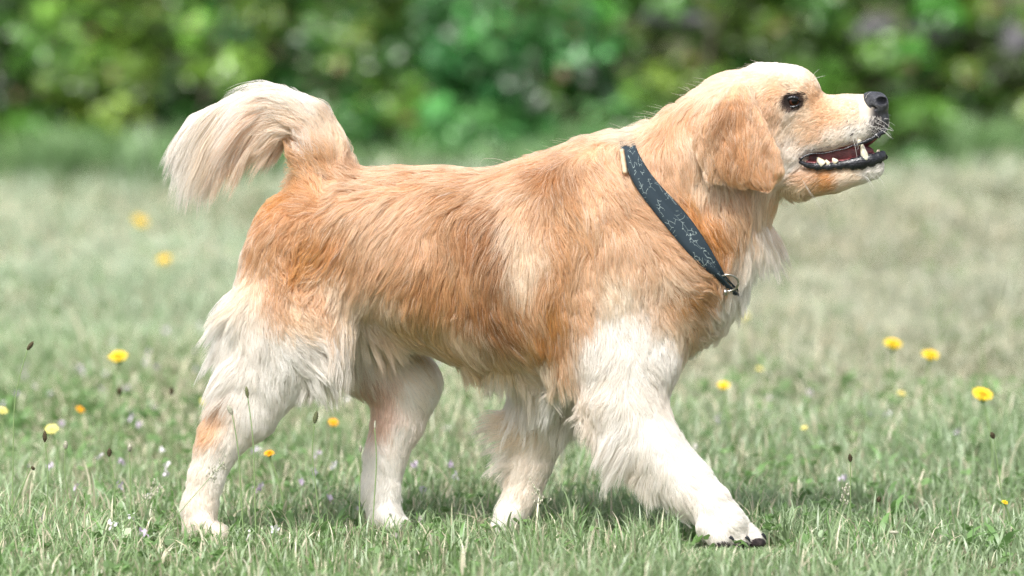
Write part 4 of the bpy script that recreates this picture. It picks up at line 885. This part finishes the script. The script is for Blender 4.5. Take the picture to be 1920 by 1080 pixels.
def panicle(px, py, Y, bx_, by_, lab, n=26, spread=.012, ln=42):
    h = at(px, py, Y); b0 = at(bx_, by_, Y); base = np.array([b0[0], Y, b0[2]])
    if base[2] > .02:
        ext = (base-h); base = h+ext*((h[2])/(h[2]-base[2]))*1.0
    t = empty('grass_panicle', tuple(base)); tag(t, lab, 'grass panicle', 'flowering grass stems')
    P = spline([base, (base+h)/2+np.array([.004, 0, .006]), h], 20); v, f = tube(P, np.linspace(.0008, .0004, 20), 5); mesh_obj('stem', v, f, m_stem, t)
    parts = []; d = (P[-1]-P[-3]); d /= np.linalg.norm(d)
    for i in range(n):
        q = h-d*ln*PX*random.random(); off = RNG.normal(size=3)*spread*.4; V, F = uvball(None, 1, 6, 5, (.0013, .0012, .0022)); parts.append((V+q+off, [F]))
        v2, f2 = tube(np.array([q-d*.004, q+off]), [.0002, .0002], 4); parts.append((v2, f2))
    v, f = join(parts); mesh_obj('panicle', v, f, m_sl, t)
panicle(420, 866, -.2, 352, 945, 'leaning feathery grass stem in front of the near hind shank')
panicle(1000, 908, -.12, 1028, 990, 'little open grass panicle in front of the far front leg', 16)
panicle(1590, 905, -.12, 1560, 1000, 'leaning brown grass stem beside the small brown seed head', 22, .008)
panicle(300, 905, -.2, 236, 985, 'pale fine grass panicle to the left of the near hind foot', 22, .01)

# ------------------------------------------------------------------ hedge: leafy shrubs, stones under them
m_leaf = leaf_mat('shrub_leaf', .4, .35); m_bark = noise_color(mat_new('bark', rough=.9), (.06, .05, .04), (.16, .13, .10), 30, 5, bump=.6)
def shrub_mesh(seed, n, R, H, tone, ls, droop=.3):
    r = np.random.default_rng(seed); nl = 52
    lc = np.stack([r.uniform(-R, R, nl), r.uniform(-R*.55, R*.55, nl), r.uniform(.04, H, nl)], 1); lr_ = r.uniform(.055, .14, nl)
    lc[:, 1] -= (1-lc[:, 2]/H)*.15
    lt_ = np.clip(r.normal(1.05, .48, nl), .25, 2.0); lh = r.normal(size=nl)
    j = r.integers(0, nl, n); d = r.normal(size=(n, 3)); d /= np.linalg.norm(d, axis=1)[:, None]; rad = r.random(n)**.45
    c = lc[j]+d*(lr_[j]*rad)[:, None]*np.array([1.1, 1, .85]); c[:, 2] = np.abs(c[:, 2])+.01
    nrm = d*.6+np.array([0, -.25, .75])+r.normal(size=(n, 3))*.45; nrm /= np.linalg.norm(nrm, axis=1)[:, None]
    u = np.cross(nrm, r.normal(size=(n, 3))); u /= np.linalg.norm(u, axis=1)[:, None]; w_ = np.cross(nrm, u)
    L = ls*r.uniform(.6, 1.3, n)[:, None]; Wd = L*.30
    V = np.stack([c-u*L*.5, c-w_*Wd-u*L*.08-nrm*L*.03, c+nrm*L*.05, c+w_*Wd-u*L*.08-nrm*L*.03, c+u*L*.5-nrm*L*.10], 1)
    I = (np.arange(n)*5)[:, None]; F = np.concatenate([I+np.array([[0, 1, 2]]), I+np.array([[0, 2, 3]]), I+np.array([[1, 4, 2]]), I+np.array([[2, 4, 3]])])
    col = .80*np.array(tone)*(lt_[j]*r.uniform(.75, 1.25, n))[:, None]; col[:, 0] *= 1+.15*lh[j]; col = np.clip(col, .01, .7)
    old = r.random(n) < .02; col[old] = (.30, .20, .10)
    st = []
    for k in range(12):
        e = lc[r.integers(0, nl)]; b0 = np.array([e[0]*.25, e[1]*.3, -.03]); st.append(tube(spline([b0, (b0+e)/2+r.normal(size=3)*.04, e], 9), np.linspace(.010, .003, 9), 6))
    return V.reshape(-1, 3), F, np.repeat(col, 5, 0), join(st)
TONES = {'bright green': (.14, .31, .05), 'yellow-green': (.18, .34, .05), 'deep green': (.07, .23, .045), 'bluish green': (.095, .30, .08), 'mid green': (.12, .32, .05)}
SHR = [  # x, y, R, H, tone, leaves, leaf size, label
 (-2.15, 10.1, .42, .95, 'mid green', 3800, .050, 'mid green shrub beyond the left edge'),
 (-1.62, 10.3, .38, .95, 'bright green', 3800, .052, 'bright leafy green shrub in the upper left corner of the hedge'),
 (-1.15, 10.2, .36, .80, 'yellow-green', 3600, .055, 'yellow-green shrub with a pale stem beside it, left of the tail'),
 (-.72, 10.3, .36, .95, 'deep green', 3600, .050, 'dark green shrub directly behind the raised tail'),
 (-.30, 10.3, .34, .90, 'bright green', 3600, .052, 'bright green shrub behind the dog\'s rump'),
 (.02, 10.0, .26, .60, 'bluish green', 2800, .060, 'lower bluish green shrub behind the middle of the back'),
 (.40, 10.2, .36, .90, 'mid green', 3600, .052, 'mid green shrub behind the withers'),
 (.78, 10.3, .34, .95, 'yellow-green', 3600, .052, 'yellow-green shrub behind the dog\'s neck and ear'),
 (1.16, 10.2, .36, .90, 'bright green', 3800, .055, 'bright green shrub behind the muzzle'),
 (1.60, 10.2, .38, .75, 'yellow-green', 3600, .055, 'yellow-green shrub below the grey stones at the right'),
 (2.12, 10.2, .42, .9, 'mid green', 3600, .052, 'mid green shrub beyond the right edge')]
k = 0
for x0, y0, R, H, tn, n, ls, lab in SHR:
    k += 1; v, f, c, (sv_, sf) = shrub_mesh(100+k, n, R, H, TONES[tn], ls)
    z0 = float(gz(x0, y0)); t = empty('shrub', (x0, y0, z0)); tag(t, lab, 'shrub', 'shrubs of the hedge'); o = np.array([x0, y0, z0])
    mesh_obj('foliage', v+o, f, m_leaf, t, cols=c, smooth=False); mesh_obj('stems', sv_+o, sf, m_bark, t)
# the hedge goes on beyond both edges of the picture: copies of the shrubs in view
src = [o for o in COL.objects if o.name.startswith('shrub')]
for i, (x0, q) in enumerate(((-2.7, 1), (-3.2, 3), (-3.75, 4), (-4.3, 6), (2.7, 7), (3.2, 8), (3.75, 1), (4.3, 4))):
    o = src[q]; r2 = o.copy(); COL.objects.link(r2); r2.location = (x0, 10.3, float(gz(x0, 10.3)))
    r2['label'] = 'shrub of the hedge beyond the %s edge of the view, %s' % ('left' if x0 < 0 else 'right', ('nearest to it', 'next after the nearest', 'third one out', 'at the hedge end')[i % 4])
    for ch in list(o.children):
        c2 = ch.copy(); COL.objects.link(c2); c2.parent = r2; c2.matrix_parent_inverse = ch.matrix_parent_inverse.copy()
# taller second row so that nothing but leaves and shade shows behind
for i in range(15):
    x0 = -4.55+i*.65; y0 = 11.3+.12*(i % 2); k += 1
    v, f, c, (sv_, sf) = shrub_mesh(200+i, 5200, .48, 1.5, TONES['deep green' if i % 2 else 'mid green'], .060)
    z0 = float(gz(x0, y0)); t = empty('tall_shrub', (x0, y0, z0)); o = np.array([x0, y0, z0])
    tag(t, 'taller shaded shrub in the back row of the hedge', 'shrub', 'back row of the hedge')
    mesh_obj('foliage', v+o, f, m_leaf, t, cols=c, smooth=False); mesh_obj('stems', sv_+o, sf, m_bark, t)

# grey stones lying among the leaves and a pale slim trunk
m_rock = noise_color(mat_new('rock', rough=.9), (.05, .05, .055), (.17, .165, .18), 9, 5, bump=1, bscale=40)
def rock(px, py, Y, rx, rz, lab, seed):
    r = np.random.default_rng(seed); V, F = uvball(None, 1, 24, 16, (rx, .09, rz)); q = V/np.array([rx, .09, rz])
    V = V*(1+.22*np.sin(q@r.normal(size=3)*3+1)+.12*np.sin(q@r.normal(size=3)*7))[:, None]
    c = at(px, py, Y); tag(mesh_obj('stone', V+c, F, m_rock), lab, 'stone', 'grey stones in the hedge')
rock(1258, 35, 10.05, .10, .035, 'flat grey stone in the hedge right above the top of the dog\'s head', 1)
rock(1640, 62, 10.05, .07, .05, 'dark grey stone among leaves, above the dog\'s nose', 2)
rock(1745, 58, 10.05, .08, .035, 'grey stone beside the dark one, halfway to the right edge', 3)
rock(1900, 90, 10.05, .05, .09, 'tall grey stone at the upper right edge of the picture', 4)
t = empty('sapling', tuple(at_z(250, 300, 0))); tag(t, 'pale slim sapling trunk standing in the hedge above the tail, left', 'tree')
a0 = at_z(250, 300, 0); tp_ = at(236, -120, a0[1]-.25); a0 = np.array([tp_[0]+.03, tp_[1], 0])
v, f = tube(spline([a0, (a0+tp_)/2+np.array([.01, 0, 0]), tp_], 14), np.linspace(.022, .012, 14), 10)
m_pale = noise_color(mat_new('pale_bark', rough=.9), (.22, .26, .18), (.42, .44, .36), 20, 4, bump=.5); mesh_obj('trunk', v, f, m_pale, t)
r_ = np.random.default_rng(5); n = 260; c = tp_+np.array([0, 0, .1])+r_.normal(size=(n, 3))*np.array([.14, .12, .16]); V = []
u = r_.normal(size=(n, 3)); u /= np.linalg.norm(u, axis=1)[:, None]; w_ = np.cross(u, r_.normal(size=(n, 3))); w_ /= np.linalg.norm(w_, axis=1)[:, None]
V = np.stack([c-u*.025, c-w_*.012, c+u*.025, c+w_*.012], 1).reshape(-1, 3)
mesh_obj('crown', V, np.arange(n*4).reshape(n, 4), m_leaf, t, cols=np.array([.16, .36, .07])*np.ones((n*4, 3)), smooth=False)
